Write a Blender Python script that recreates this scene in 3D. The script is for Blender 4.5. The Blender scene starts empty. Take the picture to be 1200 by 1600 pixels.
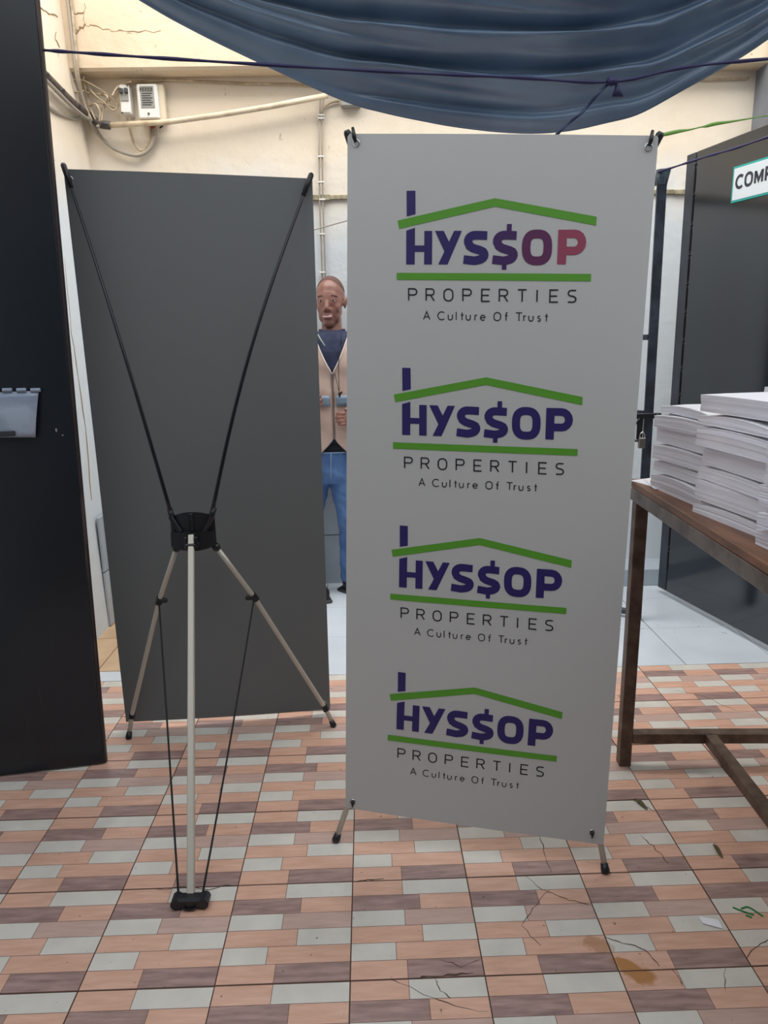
import bpy, bmesh, math, random
from mathutils import Vector as V, Matrix, noise
random.seed(7)
S = bpy.context.scene
COL = S.collection
PI = math.pi

# ---------------------------------------------------------------- camera, world, light, exposure
FPX, YAW, PITCH, ROLL, CAMH = 1117.753, 0.0194388, 0.2363434, 0.0201223, 1.3823
_f = V((math.sin(YAW) * math.cos(PITCH), math.cos(YAW) * math.cos(PITCH), -math.sin(PITCH)))
_r = V((math.cos(YAW), -math.sin(YAW), 0)); _d = _f.cross(_r)
RX = _r * math.cos(ROLL) + _d * math.sin(ROLL)
DX = -_r * math.sin(ROLL) + _d * math.cos(ROLL)
cam_d = bpy.data.cameras.new('camera'); cam = bpy.data.objects.new('camera', cam_d); COL.objects.link(cam)
cam.matrix_world = Matrix(((RX.x, -DX.x, -_f.x, 0), (RX.y, -DX.y, -_f.y, 0), (RX.z, -DX.z, -_f.z, CAMH), (0, 0, 0, 1)))
cam_d.sensor_fit = 'VERTICAL'; cam_d.sensor_height = 24; cam_d.lens = FPX / 1600 * 24
cam_d.clip_start = 0.02
S.camera = cam
EYE = V((0, 0, CAMH))

W = bpy.data.worlds.new('sky'); S.world = W; W.use_nodes = True
nt = W.node_tree; nt.nodes.clear()
bg = nt.nodes.new('ShaderNodeBackground'); ow = nt.nodes.new('ShaderNodeOutputWorld')
bg.inputs[0].default_value = (0.88, 0.94, 1.0, 1); bg.inputs[1].default_value = 1.7
nt.links.new(bg.outputs[0], ow.inputs[0])

def area(name, loc, target, sx, sy, power, col):
    l = bpy.data.lights.new(name, 'AREA'); l.shape = 'RECTANGLE'; l.size = sx; l.size_y = sy; l.energy = power; l.color = col
    o = bpy.data.objects.new(name, l); COL.objects.link(o); o.location = loc
    o.rotation_euler = (V(target) - V(loc)).to_track_quat('-Z', 'Y').to_euler()
    return o
# daylight through the open gap between the tarpaulin and the back wall
area('skylight', (0.4, 3.15, 3.7), (0.4, 3.6, 0), 4.2, 1.1, 74, (1.0, 0.95, 0.88))
S.view_settings.view_transform = 'Standard'; S.view_settings.look = 'None'
S.view_settings.exposure = 0.1; S.view_settings.gamma = 1; S.view_settings.use_curve_mapping = False

# ---------------------------------------------------------------- reading positions off the plan
def ray(x, y):
    return RX * ((x - 600) / FPX) + DX * ((y - 800) / FPX) + _f
def atz(x, y, z=0.0):
    d = ray(x, y); return EYE + d * ((z - CAMH) / d.z)
def aty(x, y, Y):
    d = ray(x, y); return EYE + d * (Y / d.y)
def atx(x, y, X):
    d = ray(x, y); return EYE + d * (X / d.x)
def atp(x, y, p0, n):
    d = ray(x, y); return EYE + d * (n.dot(p0 - EYE) / n.dot(d))

# ---------------------------------------------------------------- materials
def srgb(c):
    return tuple(((v / 255) / 12.92 if v / 255 <= .04045 else ((v / 255 + .055) / 1.055) ** 2.4) for v in c) + (1,)
MATS = {}
def mat(name, c, rough=.6, metal=0, c2=None, scale=8, amt=1.0, bump=0, bscale=None, stretch=None, lo=.4, hi=.6, trans=0, rnd=0, spec=None, coord='Object', detail=4):
    m = bpy.data.materials.new(name); m.use_nodes = True; t = m.node_tree; N = t.nodes; L = t.links
    b = N['Principled BSDF']; b.inputs['Base Color'].default_value = srgb(c); b.inputs['Roughness'].default_value = rough
    b.inputs['Metallic'].default_value = metal
    if spec is not None: b.inputs['Specular IOR Level'].default_value = spec
    tc = N.new('ShaderNodeTexCoord'); mp = N.new('ShaderNodeMapping'); L.new(tc.outputs[coord], mp.inputs[0])
    if stretch: mp.inputs['Scale'].default_value = stretch
    if c2 is not None:
        n = N.new('ShaderNodeTexNoise'); n.inputs['Scale'].default_value = scale; n.inputs['Detail'].default_value = detail
        L.new(mp.outputs[0], n.inputs['Vector'])
        if rnd:
            oi = N.new('ShaderNodeObjectInfo'); ml = N.new('ShaderNodeMath'); ml.operation = 'MULTIPLY'; ml.inputs[1].default_value = 40
            n.noise_dimensions = '4D'; L.new(oi.outputs['Random'], ml.inputs[0]); L.new(ml.outputs[0], n.inputs['W'])
        mr = N.new('ShaderNodeMapRange'); mr.inputs[1].default_value = lo; mr.inputs[2].default_value = hi; mr.inputs[4].default_value = amt
        L.new(n.outputs[0], mr.inputs[0])
        mx = N.new('ShaderNodeMix'); mx.data_type = 'RGBA'; mx.inputs[6].default_value = srgb(c); mx.inputs[7].default_value = srgb(c2)
        L.new(mr.outputs[0], mx.inputs[0]); L.new(mx.outputs[2], b.inputs['Base Color'])
        m['mix'] = mx.name
    if bump:
        n2 = N.new('ShaderNodeTexNoise'); n2.inputs['Scale'].default_value = bscale or scale; n2.inputs['Detail'].default_value = 5
        L.new(mp.outputs[0], n2.inputs['Vector'])
        bp = N.new('ShaderNodeBump'); bp.inputs['Strength'].default_value = bump; bp.inputs['Distance'].default_value = .01
        L.new(n2.outputs[0], bp.inputs['Height']); L.new(bp.outputs[0], b.inputs['Normal'])
    if trans:
        b.inputs['Transmission Weight'].default_value = trans
    MATS[name] = m
    return m

def colour_socket(m):
    b = m.node_tree.nodes['Principled BSDF']; s = b.inputs['Base Color']
    return (s.links[0].from_socket if s.is_linked else None), s
def add_layer(m, colour, fac_fn):
    """mix another pigment over the base colour where fac_fn (a node builder) says"""
    t = m.node_tree; src, dst = colour_socket(m)
    mx = t.nodes.new('ShaderNodeMix'); mx.data_type = 'RGBA'
    if src: t.links.new(src, mx.inputs[6])
    else: mx.inputs[6].default_value = dst.default_value[:]
    mx.inputs[7].default_value = srgb(colour)
    t.links.new(fac_fn(t), mx.inputs[0]); t.links.new(mx.outputs[2], dst)
def noise_fac(scale, lo, hi, amt, stretch=(1, 1, 1), off=(0, 0, 0), dist=0):
    def fn(t):
        g = t.nodes.new('ShaderNodeNewGeometry'); mp = t.nodes.new('ShaderNodeMapping'); mp.inputs['Scale'].default_value = stretch
        mp.inputs['Location'].default_value = off
        t.links.new(g.outputs['Position'], mp.inputs[0])
        n = t.nodes.new('ShaderNodeTexNoise'); n.inputs['Scale'].default_value = scale; n.inputs['Detail'].default_value = 6; n.inputs['Distortion'].default_value = dist
        t.links.new(mp.outputs[0], n.inputs['Vector'])
        mr = t.nodes.new('ShaderNodeMapRange'); mr.inputs[1].default_value = lo; mr.inputs[2].default_value = hi; mr.inputs[4].default_value = amt
        t.links.new(n.outputs[0], mr.inputs[0]); return mr.outputs[0]
    return fn
def blob_fac(cx, cy, rx, ry, ang, amt, nscale=30, thr=.5):
    def fn(t):
        g = t.nodes.new('ShaderNodeNewGeometry'); mp = t.nodes.new('ShaderNodeMapping'); mp.vector_type = 'TEXTURE'
        mp.inputs['Location'].default_value = (cx, cy, 0); mp.inputs['Rotation'].default_value = (0, 0, ang); mp.inputs['Scale'].default_value = (rx, ry, 10)
        t.links.new(g.outputs['Position'], mp.inputs[0])
        ln = t.nodes.new('ShaderNodeVectorMath'); ln.operation = 'LENGTH'; t.links.new(mp.outputs[0], ln.inputs[0])
        n = t.nodes.new('ShaderNodeTexNoise'); n.inputs['Scale'].default_value = nscale; n.inputs['Detail'].default_value = 5
        t.links.new(g.outputs['Position'], n.inputs['Vector'])
        a = t.nodes.new('ShaderNodeMath'); a.operation = 'ADD'; t.links.new(ln.outputs['Value'], a.inputs[0]); t.links.new(n.outputs[0], a.inputs[1])
        mr = t.nodes.new('ShaderNodeMapRange'); mr.inputs[1].default_value = 1.0 + thr; mr.inputs[2].default_value = .75 + thr; mr.inputs[4].default_value = amt
        t.links.new(a.outputs[0], mr.inputs[0]); return mr.outputs[0]
    return fn

def wallmat(name, a, b2, bump=.5):
    m = mat(name, a, .85, c2=b2, scale=1.6, lo=.35, hi=.7, amt=.7, bump=bump, bscale=14)
    return m
M_wall = wallmat('cream_plaster', (236, 224, 206), (222, 206, 182))
add_layer(M_wall, (120, 96, 72), noise_fac(26, .66, .74, .55, (1, 1, .6)))
def z_fac(t, z0, z1, amt):
    g = t.nodes.new('ShaderNodeNewGeometry'); sp = t.nodes.new('ShaderNodeSeparateXYZ'); t.links.new(g.outputs['Position'], sp.inputs[0])
    n = t.nodes.new('ShaderNodeTexNoise'); n.inputs['Scale'].default_value = 3; t.links.new(g.outputs['Position'], n.inputs['Vector'])
    md = t.nodes.new('ShaderNodeMath'); md.operation = 'MULTIPLY_ADD'; md.inputs[1].default_value = .5
    t.links.new(n.outputs[0], md.inputs[0]); t.links.new(sp.outputs[2], md.inputs[2])
    mr = t.nodes.new('ShaderNodeMapRange'); mr.inputs[1].default_value = z0 + .25; mr.inputs[2].default_value = z1 + .25; mr.inputs[4].default_value = amt
    t.links.new(md.outputs[0], mr.inputs[0]); return mr.outputs[0]
add_layer(M_wall, (208, 217, 224), lambda t: z_fac(t, 2.3, 1.9, .9))   # lower coat of cooler paint
M_beam = wallmat('cream_beam_plaster', (228, 210, 184), (206, 184, 156), .7)
add_layer(M_beam, (110, 88, 66), noise_fac(16, .66, .72, .7, (1, 1, 1.6), (3, 0, 1)))
M_conc = mat('bare_concrete', (140, 138, 132), .9, c2=(108, 106, 100), scale=6, bump=.6)
M_greypil = mat('grey_paint', (128, 132, 140), .7, c2=(116, 118, 124), scale=5)
M_grout = mat('dark_grout', (112, 92, 82), .9)
TM = dict(orange=((230, 186, 164), (212, 164, 140)), white=((226, 220, 210), (210, 205, 196)), dark=((186, 154, 146), (138, 112, 108)),
          mauve=((212, 180, 168), (194, 162, 150)))
tile_m = {}
for k, (a, b2) in TM.items():
    m = mat('tile_print_' + k, a, .34, c2=b2, scale=9, stretch=(1.4, 9 if k != 'white' else 1.4, 1), lo=.3, hi=.72, rnd=1, bump=.04, bscale=40)
    add_layer(m, (96, 76, 58), noise_fac(3.0, .56, .76, .2, off=(4, 2, 0)))
    add_layer(m, (70, 55, 42), noise_fac(70, .70, .74, .8))
    add_layer(m, (176, 118, 52), blob_fac(.565, 1.30, .055, .030, -.75, .85, 34, .45))
    add_layer(m, (160, 112, 60), blob_fac(.505, 1.375, .045, .03, -.5, .5, 60, .35))
    tile_m[k] = m
M_tline = mat('tile_print_line', (112, 84, 72), .5)
M_tside = mat('tile_side', (120, 90, 78), .8)
M_wtile = mat('white_floor_tile_glaze', (222, 230, 238), .22, c2=(206, 214, 222), scale=3, lo=.3, hi=.7, rnd=1)
add_layer(M_wtile, (120, 124, 124), noise_fac(22, .68, .74, .5))
M_ttile = mat('tan_floor_tile_glaze', (214, 184, 150), .35, c2=(196, 162, 128), scale=7, lo=.3, hi=.7, rnd=1)
M_walltile = mat('pale_wall_tile_glaze', (176, 186, 196), .3, c2=(160, 170, 180), scale=3, rnd=1)
M_crack = mat('crack_dirt', (82, 64, 54), .95)

M_banner = mat('banner_front_vinyl', (193, 193, 192), .42, spec=.4)
M_bback = mat('banner_back_vinyl', (112, 115, 116), .55, spec=.35)
M_navy = mat('navy_print', (40, 30, 98), .5)
M_plum = mat('plum_glare_print', (92, 36, 84), .5)  # plum and rose: warm glare across the top logo, painted as letter colour
M_rose = mat('rose_glare_print', (150, 66, 92), .5)
M_green = mat('green_print', (88, 156, 44), .5)
M_ink = mat('black_print', (34, 34, 42), .5)
M_chrome = mat('eyelet_chrome', (210, 210, 212), .2, 1)
M_plast = mat('black_plastic', (24, 26, 32), .38)
M_rod = mat('black_glass_fibre', (20, 21, 28), .25)
M_alu = mat('pale_aluminium', (196, 190, 178), .45, .35)
M_str = mat('black_cord', (18, 18, 20), .7)
M_door = mat('black_gloss_paint', (22, 27, 34), .28, c2=(32, 38, 46), scale=2, lo=.3, hi=.8, bump=.05, bscale=2.2)
add_layer(M_door, (80, 86, 92), noise_fac(9, .72, .76, .5, (2.5, 2.5, .5)))
M_dedge = mat('brown_black_edge', (52, 42, 44), .5, c2=(100, 84, 82), scale=30, stretch=(1, 1, .1), lo=.55, hi=.7)
M_flap = mat('worn_grey_sheet_steel', (176, 188, 206), .35, .2, c2=(146, 158, 178), scale=12)
M_tarp = mat('dark_blue_tarpaulin', (124, 148, 176), .27, c2=(98, 120, 148), scale=4, lo=.3, hi=.7, spec=.7)
def thin_plastic(m, c, k):
    t = m.node_tree; o = t.nodes['Material Output']; src = o.inputs[0].links[0].from_socket
    tr = t.nodes.new('ShaderNodeBsdfTranslucent'); tr.inputs[0].default_value = srgb(c); mx = t.nodes.new('ShaderNodeMixShader'); mx.inputs[0].default_value = k
    t.links.new(src, mx.inputs[1]); t.links.new(tr.outputs[0], mx.inputs[2]); t.links.new(mx.outputs[0], o.inputs[0])
thin_plastic(M_tarp, (70, 96, 128), .15)
M_rope = mat('purple_blue_rope', (34, 30, 78), .6)
M_grope = mat('green_ribbon', (96, 158, 40), .5)
M_strap = mat('dark_blue_strap', (38, 52, 84), .6)
M_gate = mat('grey_gate_paint', (62, 70, 84), .4, .3, c2=(44, 50, 60), scale=14)
M_brass = mat('steel_padlock', (126, 124, 118), .4, .8)
M_rust = mat('rusty_brown_steel', (118, 100, 88), .5, .3, c2=(84, 66, 56), scale=18, lo=.35, hi=.65, bump=.1, bscale=40)
M_steel = mat('bare_brown_steel', (128, 114, 104), .4, .4, c2=(84, 70, 62), scale=14, lo=.4, hi=.7, bump=.1, bscale=40)
M_wood = mat('worn_brown_board', (142, 98, 70), .45, c2=(100, 66, 46), scale=8, stretch=(6, 1, 6), lo=.3, hi=.7, bump=.1, bscale=30)
M_paper = mat('white_paper', (240, 239, 244), .8)
M_papedge = mat('white_paper_cut_edge', (236, 235, 245), .85, c2=(228, 227, 240), scale=60, stretch=(.2, .2, 6), lo=.4, hi=.65, bump=.02, bscale=120)
M_pvc = mat('cream_pvc_conduit', (222, 204, 176), .45, c2=(188, 166, 136), scale=14, lo=.45, hi=.75)
M_dkpipe = mat('dark_cable_duct', (96, 84, 76), .7, c2=(70, 62, 58), scale=20)
M_cable = mat('cream_cable', (196, 178, 152), .6, c2=(160, 142, 116), scale=20)
M_gcable = mat('grey_cable', (158, 150, 138), .6)
M_red = mat('red_wire', (150, 40, 34), .5)
M_box = mat('white_switchgear_plastic', (226, 224, 218), .4)
M_grey = mat('grey_switchgear_plastic', (150, 148, 142), .5)
M_lcd = mat('meter_display_glass', (120, 118, 104), .15)
M_lcd2 = mat('dark_switch_plastic', (58, 58, 62), .4)
M_signw = mat('white_sign', (226, 234, 240), .4)
M_teal = mat('teal_sign_border', (40, 170, 160), .45)
M_signk = mat('dark_sign_print', (50, 52, 68), .5)
M_skin = mat('brown_skin', (150, 108, 96), .36, c2=(128, 88, 78), scale=14, lo=.35, hi=.7)
M_hair = mat('shaved_black_hair', (98, 70, 66), .8)
M_lip = mat('lip_skin', (196, 158, 158), .45)
M_eye = mat('eye_white', (214, 206, 204), .2)
M_iris = mat('dark_iris', (30, 20, 18), .15)
M_tee = mat('navy_cotton', (46, 54, 82), .85, c2=(38, 44, 70), scale=20)
M_vest = mat('beige_vest_cloth', (202, 178, 166), .8, c2=(186, 160, 148), scale=10, lo=.3, hi=.7, bump=.2, bscale=16)
M_strip = mat('grey_blue_reflective_strip', (126, 148, 170), .4)
M_zip = mat('grey_zip', (130, 122, 124), .4, .4)
M_jean = mat('blue_denim', (56, 90, 142), .85, c2=(96, 132, 180), scale=7, stretch=(1, 1, .7), lo=.35, hi=.7, bump=.35, bscale=18)
M_seam = mat('pale_denim_seam', (130, 156, 190), .8)
M_blk = mat('black_cloth', (22, 26, 36), .85)
M_shoe = mat('black_shoe_leather', (26, 26, 32), .45)
M_sole = mat('dark_sole', (58, 56, 60), .7)
M_leaf = mat('dry_leaf', (96, 84, 48), .7)
M_gpaint = mat('green_paint_drip', (40, 130, 70), .4)

# ---------------------------------------------------------------- mesh helpers
ORG = {}
class MB:
    def __init__(s): s.v = []; s.f = []; s.m = []; s.mi = 0
    def add(s, vs, fs, mi=None):
        o = len(s.v); s.v += [V(p) for p in vs]; s.f += [tuple(i + o for i in f) for f in fs]; s.m += [s.mi if mi is None else mi] * len(fs)
    def box(s, c, size, rot=None, bev=0.0, mi=None):
        c = V(c); hx, hy, hz = [d / 2 for d in size]
        if bev > 0:
            bm = bmesh.new(); bmesh.ops.create_cube(bm, size=1)
            for v in bm.verts: v.co = V((v.co.x * size[0], v.co.y * size[1], v.co.z * size[2]))
            bmesh.ops.bevel(bm, geom=bm.edges[:], offset=bev, segments=1, affect='EDGES')
            bm.verts.index_update()
            vs = [v.co.copy() for v in bm.verts]; fs = [tuple(v.index for v in f.verts) for f in bm.faces]; bm.free()
        else:
            vs = [V((x, y, z)) for z in (-hz, hz) for y in (-hy, hy) for x in (-hx, hx)]
            fs = [(0, 2, 3, 1), (4, 5, 7, 6), (0, 1, 5, 4), (2, 6, 7, 3), (0, 4, 6, 2), (1, 3, 7, 5)]
        if rot is not None: vs = [rot @ v for v in vs]
        s.add([v + c for v in vs], fs, mi)
    def bar(s, a, b, w, h, up=(0, 0, 1), bev=0.0, mi=None):
        a, b = V(a), V(b); z = (b - a); L = z.length; z.normalize(); u = V(up)
        if abs(u.dot(z)) > .98: u = V((0, 1, 0))
        x = u.cross(z).normalized(); y = z.cross(x)
        rot = Matrix((x, y, z)).transposed()
        s.box((a + b) / 2, (w, h, L), rot, bev, mi)
    def tube(s, pts, r, n=8, mi=None, cap=True):
        pts = [V(p) for p in pts]; rs = r if isinstance(r, (list, tuple)) else [r] * len(pts)
        vs = []; fs = []; prev = None
        for i, p in enumerate(pts):
            t = (pts[min(i + 1, len(pts) - 1)] - pts[max(i - 1, 0)]).normalized()
            if prev is None:
                u = V((0, 0, 1)) if abs(t.z) < .9 else V((0, 1, 0)); x = t.cross(u).normalized()
            else: x = (prev - t * prev.dot(t)).normalized()
            y = t.cross(x); prev = x
            for k in range(n):
                a = 2 * PI * k / n; vs.append(p + (x * math.cos(a) + y * math.sin(a)) * rs[i])
        for i in range(len(pts) - 1):
            for k in range(n):
                k2 = (k + 1) % n; fs.append((i * n + k, i * n + k2, (i + 1) * n + k2, (i + 1) * n + k))
        if cap: fs.append(tuple(range(n))[::-1]); fs.append(tuple((len(pts) - 1) * n + k for k in range(n)))
        s.add(vs, fs, mi)
    def ell(s, c, r, rot=None, nu=16, nv=10, mi=None):
        vs = [V((0, 0, -r[2]))]; fs = []
        for j in range(1, nv):
            a = -PI / 2 + PI * j / nv
            for i in range(nu):
                b = 2 * PI * i / nu; vs.append(V((r[0] * math.cos(a) * math.cos(b), r[1] * math.cos(a) * math.sin(b), r[2] * math.sin(a))))
        vs.append(V((0, 0, r[2])))
        for i in range(nu): fs.append((0, 1 + (i + 1) % nu, 1 + i))
        for j in range(nv - 2):
            for i in range(nu):
                a = 1 + j * nu + i; b = 1 + j * nu + (i + 1) % nu; fs.append((a, b, b + nu, a + nu))
        o = 1 + (nv - 2) * nu; top = len(vs) - 1
        for i in range(nu): fs.append((o + i, o + (i + 1) % nu, top))
        if rot is not None: vs = [rot @ v for v in vs]
        s.add([v + V(c) for v in vs], fs, mi)
    def caps(s, a, b, ra, rb, n=12, mi=None):
        a, b = V(a), V(b); d = (b - a); L = d.length; d.normalize()
        pts = []; rs = []
        for k in range(4): th = PI / 2 * k / 4; pts.append(a - d * ra * math.cos(th)); rs.append(max(ra * math.sin(th), 1e-4))
        pts.append(a); rs.append(ra); pts.append(b); rs.append(rb)
        for k in range(1, 5): th = PI / 2 * k / 4; pts.append(b + d * rb * math.sin(th)); rs.append(max(rb * math.cos(th), 1e-4))
        s.tube(pts, rs, n, mi)
    def loft(s, rings, mi=None, n=24, cap=True):
        vs = []; fs = []
        for (cx, cy, z, rx, ry) in rings:
            for k in range(n):
                a = 2 * PI * k / n; vs.append(V((cx + rx * math.cos(a), cy + ry * math.sin(a), z)))
        for i in range(len(rings) - 1):
            for k in range(n):
                k2 = (k + 1) % n; fs.append((i * n + k, i * n + k2, (i + 1) * n + k2, (i + 1) * n + k))
        if cap: fs.append(tuple(range(n))[::-1]); fs.append(tuple((len(rings) - 1) * n + k for k in range(n)))
        s.add(vs, fs, mi)
    def grid(s, fn, nu, nv, thick=0.0, mi=None):
        P = [[V(fn(i / nu, j / nv)) for i in range(nu + 1)] for j in range(nv + 1)]
        vs = [p for row in P for p in row]; w = nu + 1
        fs = [(j * w + i, j * w + i + 1, (j + 1) * w + i + 1, (j + 1) * w + i) for j in range(nv) for i in range(nu)]
        if thick:
            off = len(vs); nn = []
            for j in range(nv + 1):
                for i in range(nu + 1):
                    a = P[j][min(i + 1, nu)] - P[j][max(i - 1, 0)]; b = P[min(j + 1, nv)][i] - P[max(j - 1, 0)][i]
                    nn.append(a.cross(b).normalized())
            vs = vs + [p - q * thick for p, q in zip(vs, nn)]
            fs2 = [tuple(k + off for k in f[::-1]) for f in fs]
            bd = [i for i in range(w)] + [j * w + nu for j in range(1, nv + 1)] + [nv * w + i for i in range(nu - 1, -1, -1)] + [j * w for j in range(nv - 1, 0, -1)]
            fs3 = [(bd[k], bd[k - 1], bd[k - 1] + off, bd[k] + off) for k in range(len(bd))]
            fs = fs + fs2 + fs3
        s.add(vs, fs, mi)
    def build(s, name, mats, parent=None, smooth=False, kind=None):
        o0 = ORG.get(parent.name, V((0, 0, 0))) if parent is not None else V((0, 0, 0))
        me = bpy.data.meshes.new(name); me.from_pydata([v - o0 for v in s.v], [], s.f); me.validate(clean_customdata=False)
        mats = mats if isinstance(mats, (list, tuple)) else [mats]
        for m in mats: me.materials.append(m)
        if len(mats) > 1 and len(me.polygons) == len(s.m): me.polygons.foreach_set('material_index', s.m)
        if smooth: me.polygons.foreach_set('use_smooth', [True] * len(me.polygons))
        me.update()
        o = bpy.data.objects.new(name, me); COL.objects.link(o)
        if parent is not None: o.parent = parent; ORG[o.name] = o0
        if kind: o['kind'] = kind
        return o
def smooth_by_angle(o, ang=40):
    me = o.data; bm = bmesh.new(); bm.from_mesh(me)
    for f in bm.faces: f.smooth = True
    for e in bm.edges:
        if len(e.link_faces) == 2 and e.calc_face_angle(0) > math.radians(ang): e.smooth = False
    bm.to_mesh(me); bm.free(); return o
def voxel(o, size, it=2, fac=.5):
    """fuse a mesh of overlapping closed shapes into one continuous skin"""
    r = o.modifiers.new('r', 'REMESH'); r.mode = 'VOXEL'; r.voxel_size = size; r.use_smooth_shade = True
    if it:
        sm = o.modifiers.new('s', 'SMOOTH'); sm.iterations = it; sm.factor = fac
    bpy.context.view_layer.update()
    dg = bpy.context.evaluated_depsgraph_get(); me = bpy.data.meshes.new_from_object(o.evaluated_get(dg))
    mats = list(o.data.materials); o.modifiers.clear(); o.data = me; me.materials.clear()
    for m in mats: me.materials.append(m)
    me.polygons.foreach_set('use_smooth', [True] * len(me.polygons))
    return o
def empty(name, loc, label, cat, group=None, kind=None):
    o = bpy.data.objects.new(name, None); COL.objects.link(o); o.location = loc; o.empty_display_size = .1
    ORG[o.name] = V(loc); return tag(o, label, cat, group, kind)
def tag(o, label, cat, group=None, kind=None):
    if label: o['label'] = label
    if cat: o['category'] = cat
    if group: o['group'] = group
    if kind: o['kind'] = kind
    return o
def recentre(o, c):
    """move a lone mesh's origin to its base"""
    c = V(c); o.data.transform(Matrix.Translation(-c)); o.location = c; return o
def spline(pts, n=6):
    pts = [V(p) for p in pts]; P = [pts[0] * 2 - pts[1]] + pts + [pts[-1] * 2 - pts[-2]]; out = []
    for i in range(1, len(P) - 2):
        a, b, c, d = P[i - 1], P[i], P[i + 1], P[i + 2]
        for k in range(n):
            t = k / n
            out.append(.5 * ((2 * b) + (c - a) * t + (2 * a - 5 * b + 4 * c - d) * t * t + (3 * b - a - 3 * c + d) * t ** 3))
    out.append(pts[-1]); return out

# ================================================================ SETTING
WY = 4.0      # back wall
LX = -1.335   # left wall
fl = MB(); fl.box((.6, 1.3, -.06), (5.2, 6.6, .112)); fl.box((.6, 1.3, -.2), (5.2, 6.6, .17))
floor = fl.build('floor', M_grout); floor['kind'] = 'structure'; ORG[floor.name] = V((0, 0, 0))

# patterned tile, 30 cm: six printed rows of planks, glazed on a bevelled body
T = .3; G = .0007
def tile_mesh(seed, worn):
    rnd = random.Random(seed)
    rows = [[('orange', .43), ('white', 1)], [('dark', .57), ('orange', 1)], [('white', .435), ('mauve', 1)],
            [('orange', .57), ('white', 1)], [('white', .35), ('orange', 1)], [('orange', .43), ('dark', 1)]]
    names = ['orange', 'white', 'dark', 'mauve']; b = MB(); h = T / 2 - G; e = .0008; top = 0.0; L = .0007
    b.add([(-h, -h, -.012), (h, -h, -.012), (h, h, -.012), (-h, h, -.012), (-h, -h, -.0018), (h, -h, -.0018), (h, h, -.0018), (-h, h, -.0018),
           (-h + e, -h + e, -.0001), (h - e, -h + e, -.0001), (h - e, h - e, -.0001), (-h + e, h - e, -.0001)],
          [(0, 3, 2, 1), (0, 1, 5, 4), (1, 2, 6, 5), (2, 3, 7, 6), (3, 0, 4, 7), (4, 5, 9, 8), (5, 6, 10, 9), (6, 7, 11, 10), (7, 4, 8, 11)], 5)
    b.add([(-h + e, -h + e, -.0001), (h - e, -h + e, -.0001), (h - e, h - e, -.0001), (-h + e, h - e, -.0001)], [(0, 1, 2, 3)], 4)
    s = 2 * (h - e); y = h - e
    for r in rows:
        y2 = y - s / 6; x = -h + e; prev = 0
        for c, fx in r:
            x2 = -h + e + s * fx
            b.add([(x + L * (prev > 0), y2 + L, 0), (x2 - L * (fx < 1), y2 + L, 0), (x2 - L * (fx < 1), y - L, 0), (x + L * (prev > 0), y - L, 0)], [(0, 1, 2, 3)], names.index(c))
            x = x2; prev = fx
        y = y2
    me = bpy.data.meshes.new('tile'); me.from_pydata(b.v, [], b.f)
    for nme in names: me.materials.append(tile_m[nme])
    me.materials.append(M_tline); me.materials.append(M_tside)
    me.polygons.foreach_set('material_index', b.m); return me
tmesh = tile_mesh(1, 0)
GX, GY = -.07063, 1.30198 - .9   # a joint crossing
rt = random.Random(3)
for j in range(0, 8):
    for i in range(-5, 8):
        cx = GX + (i + .5) * T; cy = GY + (j + .5) * T
        if cy > 2.80: continue
        o = bpy.data.objects.new('tile', tmesh); COL.objects.link(o); o.parent = floor
        o.location = (cx, cy, rt.uniform(-.0006, .0004)); o.rotation_euler = (rt.uniform(-.002, .002), rt.uniform(-.002, .002), rt.uniform(-.002, .002))
def plain_tile(name, w, d, m):
    b = MB(); b.box((0, 0, -.006), (w - .004, d - .004, .012), bev=.0015); me = bpy.data.meshes.new(name); me.from_pydata(b.v, [], b.f); me.materials.append(m); return me
wt = plain_tile('white_floor_tile', .4, .4, M_wtile)
for j in range(3):
    for i in range(-5, 4):
        o = bpy.data.objects.new('white_floor_tile', wt); COL.objects.link(o); o.parent = floor
        o.location = (1.34 + (i + .5) * .4 , 2.803 + (j + .5) * .4 - .0, rt.uniform(-.0005, .0005))
        if o.location.x < -.72: bpy.data.objects.remove(o)
tt = plain_tile('tan_floor_tile', .3, .36, M_ttile)
for j in range(3):
    for i in range(3):
        o = bpy.data.objects.new('tan_floor_tile', tt); COL.objects.link(o); o.parent = floor
        o.location = (-1.51 + (i + .5) * .3 , 2.9 + (j + .5) * .36, 0)
st = plain_tile('white_floor_tile', .3, .095, M_wtile)
for i in range(3):
    o = bpy.data.objects.new('white_floor_tile', st); COL.objects.link(o); o.parent = floor; o.location = (-1.51 + (i + .5) * .3, 2.851, 0)

# cracks in the tiles (thin dirt-filled lines) - pieces of the floor
def crack(pts, w=.0022):
    b = MB(); P = [atz(*p) for p in pts]; Q = []
    for a, c in zip(P[:-1], P[1:]):
        for k in range(4):
            t = k / 4; q = a.lerp(c, t); j = (c - a).length * .06
            Q.append(q + V((random.uniform(-j, j), random.uniform(-j, j), 0)))
    Q.append(P[-1])
    vs = []; fs = []
    for i, q in enumerate(Q):
        t = (Q[min(i + 1, len(Q) - 1)] - Q[max(i - 1, 0)]).normalized(); n = V((-t.y, t.x, 0))
        ww = w * random.uniform(.25, 1) * (.4 if i in (0, len(Q) - 1) else 1)
        for sgn, z in ((-1, .0003), (0, .0009), (1, .0003)): vs.append(q + n * ww * sgn * .6 + V((0, 0, z)))
    for i in range(len(Q) - 1):
        for k in range(2): fs.append((i * 3 + k, i * 3 + k + 1, i * 3 + k + 4, i * 3 + k + 3))
    b.add(vs, fs); b.build('crack', M_crack, floor)
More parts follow.
